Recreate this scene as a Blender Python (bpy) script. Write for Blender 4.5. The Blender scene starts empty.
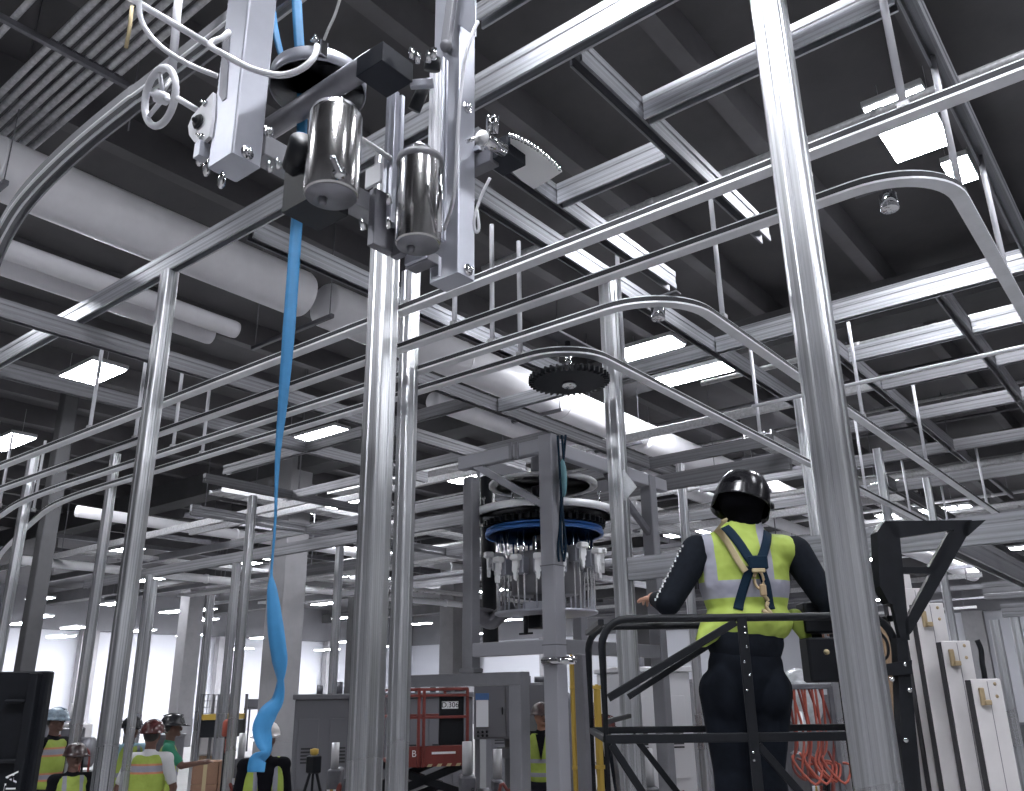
import bpy, math, random
from mathutils import Vector, Matrix
random.seed(7)
PI = math.pi
S = bpy.context.scene
COL = S.collection
# ---------------------------------------------------------------- camera model (1024 x 791)
F, CX, CY, H = 855.0, 512.0, 395.5, 2.1
MT = Matrix(((0.7807455275171246, 0.6247120010534213, -0.013089576075541532),
             (0.21531899332403504, -0.24931552407537885, 0.9441819213313414),
             (0.5865783429141681, -0.7399842465855943, -0.32916433954670615)))
M = MT.transposed()
CAM = Vector((0, 0, H))
def ray(u, v): return M @ Vector((u-CX, CY-v, -F))
def atd(u, v, d): return CAM + ray(u, v)*(d/F)
def atz(u, v, z): r = ray(u, v); return CAM + r*((z-H)/r.z)
def aty(u, v, y): r = ray(u, v); return CAM + r*(y/r.y)
def atx(u, v, x): r = ray(u, v); return CAM + r*(x/r.x)
def ath(u, v, hd): r = ray(u, v); return CAM + r*(hd/math.hypot(r.x, r.y))
def atp(u, v, d):
    r = ray(u, v); return CAM + r*(d/.9443/(r.x*-.6216+r.y*.7834))
def V(*a): return Vector(a)

# ---------------------------------------------------------------- materials
def mat(name, color, rough=.5, metal=0, emit=None, estr=0, streak=None, noise=0, nscale=8, bump=0, spec=None):
    m = bpy.data.materials.new(name); m.use_nodes = True
    nt = m.node_tree; b = nt.nodes['Principled BSDF']
    b.inputs['Base Color'].default_value = (*color, 1)
    b.inputs['Roughness'].default_value = rough; b.inputs['Metallic'].default_value = metal
    if spec is not None: b.inputs['Specular IOR Level'].default_value = spec
    if emit:
        b.inputs['Emission Color'].default_value = (*emit, 1); b.inputs['Emission Strength'].default_value = estr
    if streak or noise:
        tc = nt.nodes.new('ShaderNodeTexCoord'); mp = nt.nodes.new('ShaderNodeMapping')
        nt.links.new(tc.outputs['Object'], mp.inputs['Vector'])
        if streak:
            sc = {'X': (.03, 45, 45), 'Y': (45, .03, 45), 'Z': (45, 45, .03)}[streak]
            mp.inputs['Scale'].default_value = sc; mp.inputs['Location'].default_value = (.47, .47, .47)
        n = nt.nodes.new('ShaderNodeTexNoise'); n.inputs['Scale'].default_value = 1.0 if streak else nscale
        n.inputs['Detail'].default_value = 5; n.inputs['Roughness'].default_value = .65
        nt.links.new(mp.outputs[0], n.inputs['Vector'])
        r = nt.nodes.new('ShaderNodeMapRange'); a = noise or .25
        r.inputs['From Min'].default_value = .3; r.inputs['From Max'].default_value = .7
        r.inputs['To Min'].default_value = 1-a; r.inputs['To Max'].default_value = 1+a*.5
        nt.links.new(n.outputs['Fac'], r.inputs['Value'])
        mx = nt.nodes.new('ShaderNodeVectorMath'); mx.operation = 'SCALE'
        mx.inputs[0].default_value = color
        nt.links.new(r.outputs[0], mx.inputs['Scale']); nt.links.new(mx.outputs[0], b.inputs['Base Color'])
        if streak:
            n2 = nt.nodes.new('ShaderNodeTexNoise'); n2.inputs['Scale'].default_value = .9; n2.inputs['Detail'].default_value = 3
            nt.links.new(tc.outputs['Object'], n2.inputs['Vector'])
            r2 = nt.nodes.new('ShaderNodeMapRange'); r2.inputs['From Min'].default_value = .3; r2.inputs['From Max'].default_value = .7
            r2.inputs['To Min'].default_value = rough*.75; r2.inputs['To Max'].default_value = min(1, rough*1.35)
            nt.links.new(n2.outputs['Fac'], r2.inputs['Value']); nt.links.new(r2.outputs[0], b.inputs['Roughness'])
        if bump:
            bp = nt.nodes.new('ShaderNodeBump'); bp.inputs['Strength'].default_value = bump; bp.inputs['Distance'].default_value = .01
            nt.links.new(n.outputs['Fac'], bp.inputs['Height']); nt.links.new(bp.outputs[0], b.inputs['Normal'])
    return m
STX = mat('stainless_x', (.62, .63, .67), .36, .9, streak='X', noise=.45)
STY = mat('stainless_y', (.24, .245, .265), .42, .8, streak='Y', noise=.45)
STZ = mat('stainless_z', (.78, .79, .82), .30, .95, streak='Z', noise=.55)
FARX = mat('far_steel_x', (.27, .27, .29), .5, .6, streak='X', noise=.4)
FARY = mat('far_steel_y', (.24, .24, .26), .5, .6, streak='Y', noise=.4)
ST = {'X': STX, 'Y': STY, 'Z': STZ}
RAIL = mat('rail_steel', (.88, .89, .93), .42, .2, noise=.15, nscale=3)
DARKST = mat('dark_steel', (.16, .16, .18), .45, .6, noise=.25, nscale=5)
GREYP = mat('grey_paint', (.19, .19, .21), .45, .15, noise=.1, nscale=4)
SATIN = mat('satin_plate', (.40, .41, .46), .40, .7, noise=.08, nscale=6)
CHROME = mat('chrome', (.72, .72, .74), .1, 1)
POLISH = mat('polished_steel', (.62, .61, .61), .2, 1, streak='Z', noise=.12)
BLACK = mat('black_plastic', (.007, .008, .011), .5, spec=.25)
BLACKM = mat('black_metal', (.007, .008, .011), .5, 0, noise=.3, nscale=20, spec=.25)
BOXBLK = mat('black_box', (.008, .010, .016), .6, spec=.25)
WHITE = mat('white_coat', (.75, .75, .8), .35)
WPLAS = mat('white_plastic', (.85, .85, .87), .4)
DUCTM = mat('duct_white', (.86, .85, .89), .4, 0, noise=.06, nscale=3)
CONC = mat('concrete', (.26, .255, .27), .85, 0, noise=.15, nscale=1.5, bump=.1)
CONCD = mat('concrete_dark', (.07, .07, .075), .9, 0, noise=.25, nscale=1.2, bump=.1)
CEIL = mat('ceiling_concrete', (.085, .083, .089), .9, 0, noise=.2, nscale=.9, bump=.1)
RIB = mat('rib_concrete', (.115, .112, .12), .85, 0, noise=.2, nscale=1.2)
GALV = mat('galvanised', (.55, .55, .57), .5, .4, noise=.3, nscale=25)
FLOOR = mat('floor_concrete', (.58, .575, .58), .45, 0, noise=.12, nscale=.8)
WALLW = mat('wall_white', (.55, .56, .61), .5, 0)
WALLM = mat('wall_mid', (.42, .42, .44), .7, 0, noise=.25, nscale=.35)
WALLD = mat('wall_grey', (.17, .17, .185), .8, 0, noise=.1, nscale=1)
LAMP = mat('lamp_glow', (1, 1, 1), .4, 0, (.93, .95, 1.0), 82)
LAMPF = mat('lamp_glow_far', (1, 1, 1), .4, 0, (.93, .95, 1.0), 48)
LHOUS = mat('lamp_housing', (.55, .55, .57), .4, .3)
BLUE = mat('strap_blue', (.04, .22, .46), .55, 0, noise=.12, nscale=20)
BLUEM = mat('machine_blue', (.02, .10, .33), .4)
SKIN = mat('skin', (.42, .23, .16), .55)
SKIND = mat('skin_dark', (.12, .06, .045), .55)
HAIR = mat('hair_dark', (.015, .012, .012), .7)
SHIRTB = mat('shirt_black', (.007, .007, .010), .9, spec=.1)
SHIRTN = mat('shirt_navy', (.008, .010, .015), .9, 0, noise=.3, nscale=30, spec=.12)
SHIRTW = mat('shirt_white', (.6, .6, .62), .8)
SHIRTG = mat('shirt_green', (.03, .22, .13), .8)
SHIRTL = mat('shirt_light_blue', (.25, .4, .5), .8)
JEANS = mat('jeans_dark', (.007, .009, .014), .9, 0, noise=.5, nscale=9, spec=.1)
PANTS = mat('work_trousers', (.02, .02, .028), .9, spec=.1)
HARN = mat('harness_navy', (.006, .018, .036), .8, spec=.15)
LANY = mat('lanyard_tan', (.42, .34, .20), .75)
GOLD = mat('gold_hook', (.6, .45, .28), .35, .6)
REDP = mat('red_paint', (.17, .028, .022), .45, 0, noise=.15, nscale=9)
YELP = mat('yellow_paint', (.45, .30, .05), .5)
CARD = mat('cardboard', (.26, .15, .10), .85, 0, noise=.12, nscale=6)
WOOD = mat('plank_wood', (.28, .19, .12), .7, 0, streak='Z', noise=.25)
ORNG = mat('orange_hose', (.34, .07, .045), .6)
PANELW = mat('panel_white', (.60, .58, .59), .4, 0, noise=.07, nscale=7)
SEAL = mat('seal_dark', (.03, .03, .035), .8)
BRASS = mat('latch_brass', (.40, .31, .19), .45, .5)
CABG = mat('cabinet_grey', (.12, .12, .135), .45, 0)
PAPER = mat('paper', (.75, .77, .82), .6)
SLEEVE = mat('sleeve_blue', (.05, .12, .28), .5)
PLASTIC = mat('clear_sheet', (.55, .57, .60), .18, 0, noise=.3, nscale=14, bump=.6)
def vest_mat(name, bands, vband, back=True, trim=None):
    """lime cloth with silver tape: bands = list of (z0,z1); vband = (|x| min, |x| max, z min)"""
    m = bpy.data.materials.new(name); m.use_nodes = True; nt = m.node_tree; b = nt.nodes['Principled BSDF']
    b.inputs['Roughness'].default_value = .7
    tc = nt.nodes.new('ShaderNodeTexCoord'); sx = nt.nodes.new('ShaderNodeSeparateXYZ'); nt.links.new(tc.outputs['Object'], sx.inputs[0])
    def mth(op, a, c=None):
        n = nt.nodes.new('ShaderNodeMath'); n.operation = op
        for i, q in enumerate((a, c)):
            if q is None: continue
            if isinstance(q, (int, float)): n.inputs[i].default_value = q
            else: nt.links.new(q, n.inputs[i])
        return n.outputs[0]
    z = sx.outputs['Z']; ax = mth('ABSOLUTE', sx.outputs['X'])
    def rng(s, a, c): return mth('MULTIPLY', mth('GREATER_THAN', s, a), mth('LESS_THAN', s, c))
    def total(grow):
        f = None
        for a, c in bands:
            q = rng(z, a-grow, c+grow); f = q if f is None else mth('MAXIMUM', f, q)
        if vband:
            q = mth('MULTIPLY', rng(ax, vband[0]-grow, vband[1]+grow), mth('GREATER_THAN', z, vband[2])); f = q if f is None else mth('MAXIMUM', f, q)
        return f
    ns = nt.nodes.new('ShaderNodeTexNoise'); ns.inputs['Scale'].default_value = 9; nt.links.new(tc.outputs['Object'], ns.inputs['Vector'])
    mx0 = nt.nodes.new('ShaderNodeMix'); mx0.data_type = 'RGBA'; nt.links.new(ns.outputs['Fac'], mx0.inputs[0])
    mx0.inputs[6].default_value = (.26, .34, .045, 1); mx0.inputs[7].default_value = (.40, .50, .10, 1)
    cur = mx0.outputs[2]
    if trim:
        mt = nt.nodes.new('ShaderNodeMix'); mt.data_type = 'RGBA'; nt.links.new(total(.02), mt.inputs[0]); nt.links.new(cur, mt.inputs[6]); mt.inputs[7].default_value = (*trim, 1); cur = mt.outputs[2]
    m2 = nt.nodes.new('ShaderNodeMix'); m2.data_type = 'RGBA'; nt.links.new(total(0), m2.inputs[0]); nt.links.new(cur, m2.inputs[6]); m2.inputs[7].default_value = (.28, .28, .34, 1)
    nt.links.new(m2.outputs[2], b.inputs['Base Color'])
    bp = nt.nodes.new('ShaderNodeBump'); bp.inputs['Strength'].default_value = .8; bp.inputs['Distance'].default_value = .03
    nt.links.new(ns.outputs['Fac'], bp.inputs['Height']); nt.links.new(bp.outputs[0], b.inputs['Normal'])
    return m

# ---------------------------------------------------------------- mesh builder
ONES = 'zeroth first second third fourth fifth sixth seventh eighth ninth tenth eleventh twelfth thirteenth fourteenth fifteenth sixteenth seventeenth eighteenth nineteenth'.split()
TENS = {2: 'twent', 3: 'thirt', 4: 'fort', 5: 'fift'}
def nth(n):
    if n < 20: return ONES[n]
    return TENS[n//10]+'ieth' if n % 10 == 0 else TENS[n//10]+'y-'+ONES[n % 10]
class MB:
    def __init__(s): s.v = []; s.f = []; s.sm = []
    def add(s, vs, fs, smooth=False):
        o = len(s.v); s.v += [tuple(x) for x in vs]; s.f += [tuple(i+o for i in f) for f in fs]; s.sm += [smooth]*len(fs)
        return s
    def box(s, x0, x1, y0, y1, z0, z1, R=None):
        vs = [Vector((x, y, z)) for x in (x0, x1) for y in (y0, y1) for z in (z0, z1)]
        if R is not None: vs = [R @ v for v in vs]
        return s.add(vs, [(0, 1, 3, 2), (4, 6, 7, 5), (0, 4, 5, 1), (2, 3, 7, 6), (0, 2, 6, 4), (1, 5, 7, 3)])
    def cbox(s, c, dx, dy, dz, R=None):
        c = Vector(c)
        vs = [Vector((x*dx/2, y*dy/2, z*dz/2)) for x in (-1, 1) for y in (-1, 1) for z in (-1, 1)]
        if R is not None: vs = [R @ v for v in vs]
        return s.add([v+c for v in vs], [(0, 1, 3, 2), (4, 6, 7, 5), (0, 4, 5, 1), (2, 3, 7, 6), (0, 2, 6, 4), (1, 5, 7, 3)])
    def bbox(s, c, dx, dy, dz, b=.01, R=None):
        """box with chamfered edges: prism with rounded outline and chamfered ends"""
        c = Vector(c); n = 2
        def ring(ix, iy, z):
            o = []
            r = b
            for (sx, sy, a0) in ((1, 1, 0), (-1, 1, PI/2), (-1, -1, PI), (1, -1, 1.5*PI)):
                for k in range(n+1):
                    a = a0 + k*PI/2/n
                    o.append(Vector((sx*(dx/2-ix-r)+r*math.cos(a), sy*(dy/2-iy-r)+r*math.sin(a), z)))
            return o
        rings = [ring(b*.7, b*.7, -dz/2), ring(0, 0, -dz/2+b*.7), ring(0, 0, dz/2-b*.7), ring(b*.7, b*.7, dz/2)]
        vs = []; m = len(rings[0])
        for r_ in rings: vs += [(R @ p if R is not None else p)+c for p in r_]
        fs = [tuple(reversed(range(m))), tuple(range(3*m, 4*m))]
        for j in range(3):
            for i in range(m): fs.append((j*m+i, j*m+(i+1) % m, (j+1)*m+(i+1) % m, (j+1)*m+i))
        return s.add(vs, fs)
    def sweep(s, path, prof, up=(0, 0, 1), closed=False, smooth=False, scales=None):
        path = [Vector(p) for p in path]; n = len(path); m = len(prof); vs = []
        for i, p in enumerate(path):
            if closed: t = path[(i+1) % n]-path[i-1]
            else: t = path[min(i+1, n-1)]-path[max(i-1, 0)]
            t.normalize(); u = Vector(up[i]) if isinstance(up[0], (tuple, Vector)) else Vector(up)
            a = t.cross(u)
            if a.length < 1e-5: a = t.cross(Vector((1, 0, 0)))
            a.normalize(); b = a.cross(t).normalized(); k = scales[i] if scales else 1
            # keep width constant in bends
            vs += [p + a*(q[0]*k) + b*(q[1]*k) for q in prof]
        fs = []
        for i in range(n if closed else n-1):
            j = (i+1) % n
            for k in range(m): fs.append((i*m+k, i*m+(k+1) % m, j*m+(k+1) % m, j*m+k))
        if not closed: fs += [tuple(reversed(range(m))), tuple(range((n-1)*m, n*m))]
        return s.add(vs, fs, smooth)
    def tube(s, pts, r, n=10, closed=False, scales=None, smooth=True):
        pts = [Vector(p) for p in pts]
        t = (pts[-1]-pts[0]) if not closed else Vector((1, 0, 0))
        up = (0, 0, 1) if abs(t.normalized().z) < .9 or len(pts) > 2 and not closed and abs(t.normalized().z) < .98 else (0, 1, 0)
        return s.sweep(pts, [(r*math.cos(2*PI*k/n), r*math.sin(2*PI*k/n)) for k in range(n)], up, closed, smooth, scales)
    def lathe(s, c, prof, n=24, axis=(0, 0, 1), smooth=True):
        """prof: list of (r, t) along the axis"""
        c = Vector(c); ax = Vector(axis).normalized(); a = ax.orthogonal().normalized(); b = ax.cross(a); vs = []; m = len(prof)
        for i in range(n):
            g = 2*PI*i/n; d = a*math.cos(g)+b*math.sin(g)
            vs += [c + ax*t + d*r for r, t in prof]
        fs = []
        for i in range(n):
            j = (i+1) % n
            for k in range(m-1): fs.append((i*m+k, j*m+k, j*m+k+1, i*m+k+1))
        if prof[0][0] > 1e-6: fs.append(tuple(i*m for i in reversed(range(n))))
        if prof[-1][0] > 1e-6: fs.append(tuple(i*m+m-1 for i in range(n)))
        return s.add(vs, fs, smooth)
    def cyl(s, p0, p1, r, n=16, r2=None):
        p0 = Vector(p0); p1 = Vector(p1); L = (p1-p0).length
        return s.lathe(p0, [(r, 0), (r2 if r2 is not None else r, L)], n, p1-p0)
    def ball(s, c, rx, ry, rz, R=None, n=14, m=9):
        c = Vector(c); vs = []; fs = []
        for j in range(m+1):
            th = PI*j/m
            for i in range(n):
                g = 2*PI*i/n; v = Vector((rx*math.sin(th)*math.cos(g), ry*math.sin(th)*math.sin(g), -rz*math.cos(th)))
                if R is not None: v = R @ v
                vs.append(v+c)
        for j in range(m):
            for i in range(n): fs.append((j*n+i, j*n+(i+1) % n, (j+1)*n+(i+1) % n, (j+1)*n+i))
        return s.add(vs, fs, True)
    def cap(s, p0, p1, r0, r1, n=12, fl=1.0, R=None):
        """capsule from p0 to p1 with tapering radius"""
        p0 = Vector(p0); p1 = Vector(p1); L = (p1-p0).length; prof = []
        for k in range(5): a = PI/2*(1-k/4); prof.append((r0*math.cos(a)+1e-5, -r0*math.sin(a)))
        for k in range(5): a = PI/2*k/4; prof.append((r1*math.cos(a)+1e-5, L+r1*math.sin(a)))
        return s.lathe(p0, prof, n, p1-p0)
    def prism(s, poly, o, ex, ey, ez, t):
        """2D polygon in plane (ex,ey) from origin o, extruded t along ez"""
        o = Vector(o); ex = Vector(ex); ey = Vector(ey); ez = Vector(ez); n = len(poly)
        a = [o+ex*p[0]+ey*p[1] for p in poly]; b = [p+ez*t for p in a]
        fs = [tuple(reversed(range(n))), tuple(range(n, 2*n))]+[(i, (i+1) % n, n+(i+1) % n, n+i) for i in range(n)]
        return s.add(a+b, fs)
    def build(s, name, m, parent=None, origin=None, fix=True):
        me = bpy.data.meshes.new(name); vs = s.v
        if origin is not None:
            o_ = Vector(origin); vs = [tuple(Vector(v)-o_) for v in vs]
        me.from_pydata(vs, [], s.f); me.polygons.foreach_set('use_smooth', s.sm)
        if fix:
            import bmesh
            bm = bmesh.new(); bm.from_mesh(me); bmesh.ops.recalc_face_normals(bm, faces=bm.faces); bm.to_mesh(me); bm.free()
        me.materials.append(m); o = bpy.data.objects.new(name, me); COL.objects.link(o)
        if origin is not None: o.location = origin
        if parent is not None: o.parent = parent
        return o
def tag(o, label=None, cat=None, group=None, kind=None):
    if label: o['label'] = label
    if cat: o['category'] = cat
    if group: o['group'] = group
    if kind: o['kind'] = kind
    return o
def empty(name, loc=(0, 0, 0), rz=0, label=None, cat=None, group=None):
    o = bpy.data.objects.new(name, None); COL.objects.link(o); o.location = loc; o.rotation_euler = (0, 0, rz)
    o.empty_display_size = .1
    return tag(o, label, cat, group)
def struct(o): o['kind'] = 'structure'; return o
def copy_tree(o, parent=None):
    c = o.copy(); COL.objects.link(c)
    if parent is not None: c.parent = parent
    for ch in [x for x in bpy.data.objects if x.parent == o]: copy_tree(ch, c)
    return c
def rrect(w, h, r, n=3):
    o = []
    for sx, sy, a0 in ((1, 1, 0), (-1, 1, PI/2), (-1, -1, PI), (1, -1, 1.5*PI)):
        for k in range(n+1):
            a = a0+k*PI/2/n; o.append((sx*(w/2-r)+r*math.cos(a), sy*(h/2-r)+r*math.sin(a)))
    return o
def groove(w, h, r, g=.010):
    """rounded tube outline with a shallow groove along each side"""
    o = []; q = rrect(w, h, r, 3); m = 4
    for i in range(4):
        o += q[i*m:(i+1)*m]
        a = Vector(q[(i+1)*m-1]); b = Vector(q[((i+1)*m) % 16]); d = b-a; nrm = Vector((-d.y, d.x)).normalized()
        if nrm.dot(a) > 0: nrm = -nrm
        for t, k in ((.36, 0), (.42, 1), (.58, 1), (.64, 0)): p = a+d*t+nrm*g*k; o.append((p.x, p.y))
    return o
def text_obj(name, body, size, m, parent, matrix, ext=.001, shear=0):
    cu = bpy.data.curves.new(name, 'FONT'); cu.body = body; cu.size = size; cu.extrude = ext; cu.align_x = 'CENTER'; cu.align_y = 'CENTER'
    tmp = bpy.data.objects.new(name, cu); COL.objects.link(tmp)
    dg = bpy.context.evaluated_depsgraph_get(); me = bpy.data.meshes.new_from_object(tmp.evaluated_get(dg))
    bpy.data.objects.remove(tmp); me.materials.clear(); me.materials.append(m)
    o = bpy.data.objects.new(name, me); COL.objects.link(o); o.parent = parent; o.matrix_local = matrix
    return o
def frame(ex, ey, o):
    ex = Vector(ex).normalized(); ey = Vector(ey).normalized(); ez = ex.cross(ey)
    mm = Matrix((ex, ey, ez)).transposed().to_4x4(); mm.translation = Vector(o); return mm
exec_parts = []
# ================================================================ SETTING
CZ = 8.2
XL, XR, YB, YF = -52.0, 12.0, 52.0, -12.0
def slab(name, x0, x1, y0, y1, z0, z1, m): return struct(MB().box(x0, x1, y0, y1, z0, z1).build(name, m))
slab('floor', XL, XR, YF, YB, -.2, 0, FLOOR)
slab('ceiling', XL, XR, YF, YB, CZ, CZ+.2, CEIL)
slab('wall_left', XL-.2, XL, YF, YB, 0, CZ, WALLW)
slab('wall_back', XL-.2, XR, YB, YB+.2, 0, CZ, WALLW)
slab('wall_right', XR, XR+.2, YF, YB, 0, CZ, WALLM)
slab('wall_front', XL-.2, XR+.2, YF-.2, YF, 0, CZ, WALLM)
slab('trim_1', XL, XL+.25, YF, YB, 5.9, CZ, WALLD)
slab('trim_2', XL+.25, XR, YB-.25, YB, 5.9, CZ, WALLD)
n = 3
for i in range(-15, 5):                      # double-tee stems
    x = -4.65+1.83*i if i else -4.65
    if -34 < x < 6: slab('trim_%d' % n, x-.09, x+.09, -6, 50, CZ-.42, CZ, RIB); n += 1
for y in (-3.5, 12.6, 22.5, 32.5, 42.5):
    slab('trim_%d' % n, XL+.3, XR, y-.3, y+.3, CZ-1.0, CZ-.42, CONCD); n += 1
for x in (-45, -38, -31, -24, -17, -10, -3):
    slab('trim_%d' % n, x-.5, x+.5, YB-.7, YB-.25, 0, 5.9, CONC); n += 1
for y in (16, 25, 34, 43):
    slab('trim_%d' % n, XL+.25, XL+.7, y-.5, y+.5, 0, 5.9, CONC); n += 1

# ================================================================ LAMPS
def make_lamp():
    r = empty('ceiling_lamp')
    f = MB().bbox((0, 0, .05), 1.22, .46, .07, .012); f.bbox((0, 0, .10), .9, .2, .05, .01); f.build('housing', LHOUS, r)
    MB().bbox((0, 0, .004), 1.16, .42, .024, .01).build('diffuser', LAMP, r)
    for x in (-.5, .5): MB().tube([(x, 0, .08), (x, 0, .6)], .004, 5).build('hanging_wire', GALV, r)
    return r
def make_small_lamp():
    r = empty('ceiling_lamp')
    MB().bbox((0, 0, .06), 1.6, .55, .08, .012).build('housing', LHOUS, r)
    MB().bbox((0, 0, .01), 1.5, .5, .03, .01).build('diffuser', LAMPF, r)
    return r
lampP = make_lamp(); lampS = make_small_lamp(); usedN = [0, 0]
def lamp(loc, label, far=False, group='ceiling lamps of the hall'):
    k = 1 if far else 0; src = lampS if far else lampP
    o = src if usedN[k] == 0 else copy_tree(src); usedN[k] += 1
    o.location = loc; tag(o, label, 'ceiling lamp', group); return o
near = [(909, 128, 5.0, 'large glowing high-bay lamp in upper right, crossed by the outermost track rail'),
        (960, 172, 5.4, 'small glowing lamp just right of and below the large lamp in upper right'),
        (86, 377, 5.0, 'bright rectangular lamp at left under the duct, crossed by a hanger rod'),
        (640, 352, 5.0, 'bright long lamp just right of the toothed wheel'),
        (690, 376, 5.0, 'thin bright lamp under a channel beam, right of the toothed wheel'),
        (313, 437, 5.0, 'long bright lamp just right of the blue strap below the four track rails'),
        (475, 478, 5.0, 'bright lamp left of the top of the carousel machine'),
        (778, 459, 5.0, 'bright lamp above right of the helmet of the worker on the lift'),
        (688, 534, 4.6, 'bright lamp behind the left shoulder of the worker on the lift'),
        (8, 443, 5.0, 'bright lamp cut by the left edge of the picture'),
        (868, 484, 5.0, 'lamp just right of the nearest right post'),
        (930, 511, 5.0, 'lamp above the black lift bracket'),
        (902, 514, 5.0, 'lamp left above the black lift bracket')]
LSC = {909: (.43, 2.5), 960: (.22, 1.3), 86: (1.33, 1.3), 640: (1.12, 1.1), 313: (1.5, .9)}
for u, v, h, lb in near:
    o = lamp(atz(u, v, H+h), lb, False); sx_, sy_ = LSC.get(u, (1.25, 1.1)); o.scale = (sx_, sy_, 1)
far = [(324, 508), (353, 500), (258, 562), (222, 591), (307, 597), (349, 575), (428, 583), (344, 618), (203, 610), (205, 620), (190, 636),
       (263, 638), (325, 604), (368, 630), (327, 650), (346, 642), (376, 647), (372, 580), (240, 649), (40, 599), (39, 617), (61, 637), (75, 628),
       (114, 604), (142, 631), (148, 580), (124, 513), (124, 551), (492, 591), (509, 620), (520, 612), (420, 624), (938, 511), (973, 552), (1005, 550), (998, 562), (1014, 541),
       (870, 560), (20, 624), (173, 612), (285, 622), (480, 634), (645, 600), (880, 600)]
far.sort()
for k, (u, v) in enumerate(far):
    r = ray(u, v); d = r.normalized(); h = 5.3
    t = h/d.z; p = CAM+d*t
    lim = min(1.0, 47/max(1e-3, -p.x) if p.x < 0 else 1, 47/p.y)
    p = CAM+d*t*lim
    fl = lamp(p, 'small glowing lamp far back in the hall, %s from the left' % nth(k+1), True, 'far lamps of the hall'); fl.scale = (1.25, 1.3, 1)
for k, (x, y) in enumerate([(1.6, 4.6), (1.6, -1.5), (4.8, 8.8), (-6, -2.5), (-1.85, 1.05), (4.8, 1.5), (-10.5, 1.2), (-1.6, 1.6), (.6, .2)]):  # unseen lamps added to brighten the near posts and beams
    o = lamp((x, y, 7.1 if k < 7 else 6.7), 'unseen ceiling lamp added for light outside the frame, %s the viewer' % ('right of', 'behind', 'far right of', 'behind left of', 'overhead of', 'beside', 'left of', 'nearly above', 'close right of')[k], False); o.scale = (1, 1, 1)

# ================================================================ CONCRETE COLUMNS
COLS = []
def column(u, d, w, m, lb):
    p = atd(u, 690, d); COLS.append((p.x, p.y))
    o = MB().bbox((0, 0, CZ/2), w, w, CZ, .02).build('concrete_column', m); o.location = (p.x, p.y, 0)
    b = MB().bbox((0, 0, .6), w+.06, w+.06, 1.2, .02).build('column_guard', m, o)
    return tag(o, lb, 'column')
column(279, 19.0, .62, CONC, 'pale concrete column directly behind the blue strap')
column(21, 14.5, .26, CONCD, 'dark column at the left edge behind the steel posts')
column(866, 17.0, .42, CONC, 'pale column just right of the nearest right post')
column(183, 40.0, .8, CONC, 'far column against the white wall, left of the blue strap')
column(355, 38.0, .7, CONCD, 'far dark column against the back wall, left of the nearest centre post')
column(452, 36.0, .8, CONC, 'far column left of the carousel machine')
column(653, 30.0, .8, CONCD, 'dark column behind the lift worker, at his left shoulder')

# ================================================================ STEEL GRID
def post(x, y, top, w, lb, axis='Z', base=0.0):
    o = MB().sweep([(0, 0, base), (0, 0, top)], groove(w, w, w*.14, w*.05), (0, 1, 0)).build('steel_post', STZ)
    o.location = (x, y, 0)
    bp = MB().bbox((0, 0, .006), w*2, w*2, .012, .004); 
    for sx in (-1, 1):
        for sy in (-1, 1): bp.cyl((sx*w*.8, sy*w*.8, .012), (sx*w*.8, sy*w*.8, .03), .009, 6)
    bp.build('base_plate', GALV, o)
    return tag(o, lb, 'post', 'steel posts of the frame')
GZ = 5.1
post(-5.54, 2.9, GZ, .105, 'tall near steel post at left, its top under the long beam')
post(-3.19, 2.9, GZ, .128, 'wide bright steel post in the centre, its top hidden by the overhead machine')
post(aty(806, 270, 2.9).x, 2.9, GZ, .122, 'nearest steel post, running full height in front of the worker')
post(-3.13, 5.16, GZ, .112, 'steel post passing in front of the carousel machine, right of the toothed wheel')
post(-4.16, 4.05, GZ, .11, 'steel post standing directly behind the wide centre post')
for (u, v, d, w, lb) in [(253, 496, 13, .11, 'steel post with its top just left of the blue strap'), (340, 545, 16, .12, 'steel post left of the wide centre post, topped by a small beam end'),
        (237, 563, 16.5, .13, 'shorter steel post leaning into view left of the one by the blue strap'), (211, 595, 20, .15, 'far steel post ending above the pallet of boxes'),
        (116, 454, 11.1, .105, 'dark steel post seen left of the tall near post'), (154, 579, 17, .13, 'far steel post just right of the tall near post'),
        (34, 455, 11, .11, 'steel post near the left edge'), (150, 575, 9.3, .07, 'slim steel post half hidden behind the tall near post'),
        (680, 464, 11.9, .10, 'steel post left of the worker on the lift'), (799, 400, 9.4, .10, 'steel post just left of the nearest post, behind the worker'),
        (877, 449, 11.3, .10, 'steel post behind the black lift bracket'), (926, 478, 12.9, .10, 'steel post above the black lift bracket'),
        (994, 620, 11, .11, 'steel post right of the white panels'), (1014, 616, 11.5, .11, 'steel post at the right edge'),
        (816, 430, 8.95, .09, 'steel post partly hidden by the nearest post')]:
    p = atd(u, v, d); post(p.x, p.y, p.z, w, lb)
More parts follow.
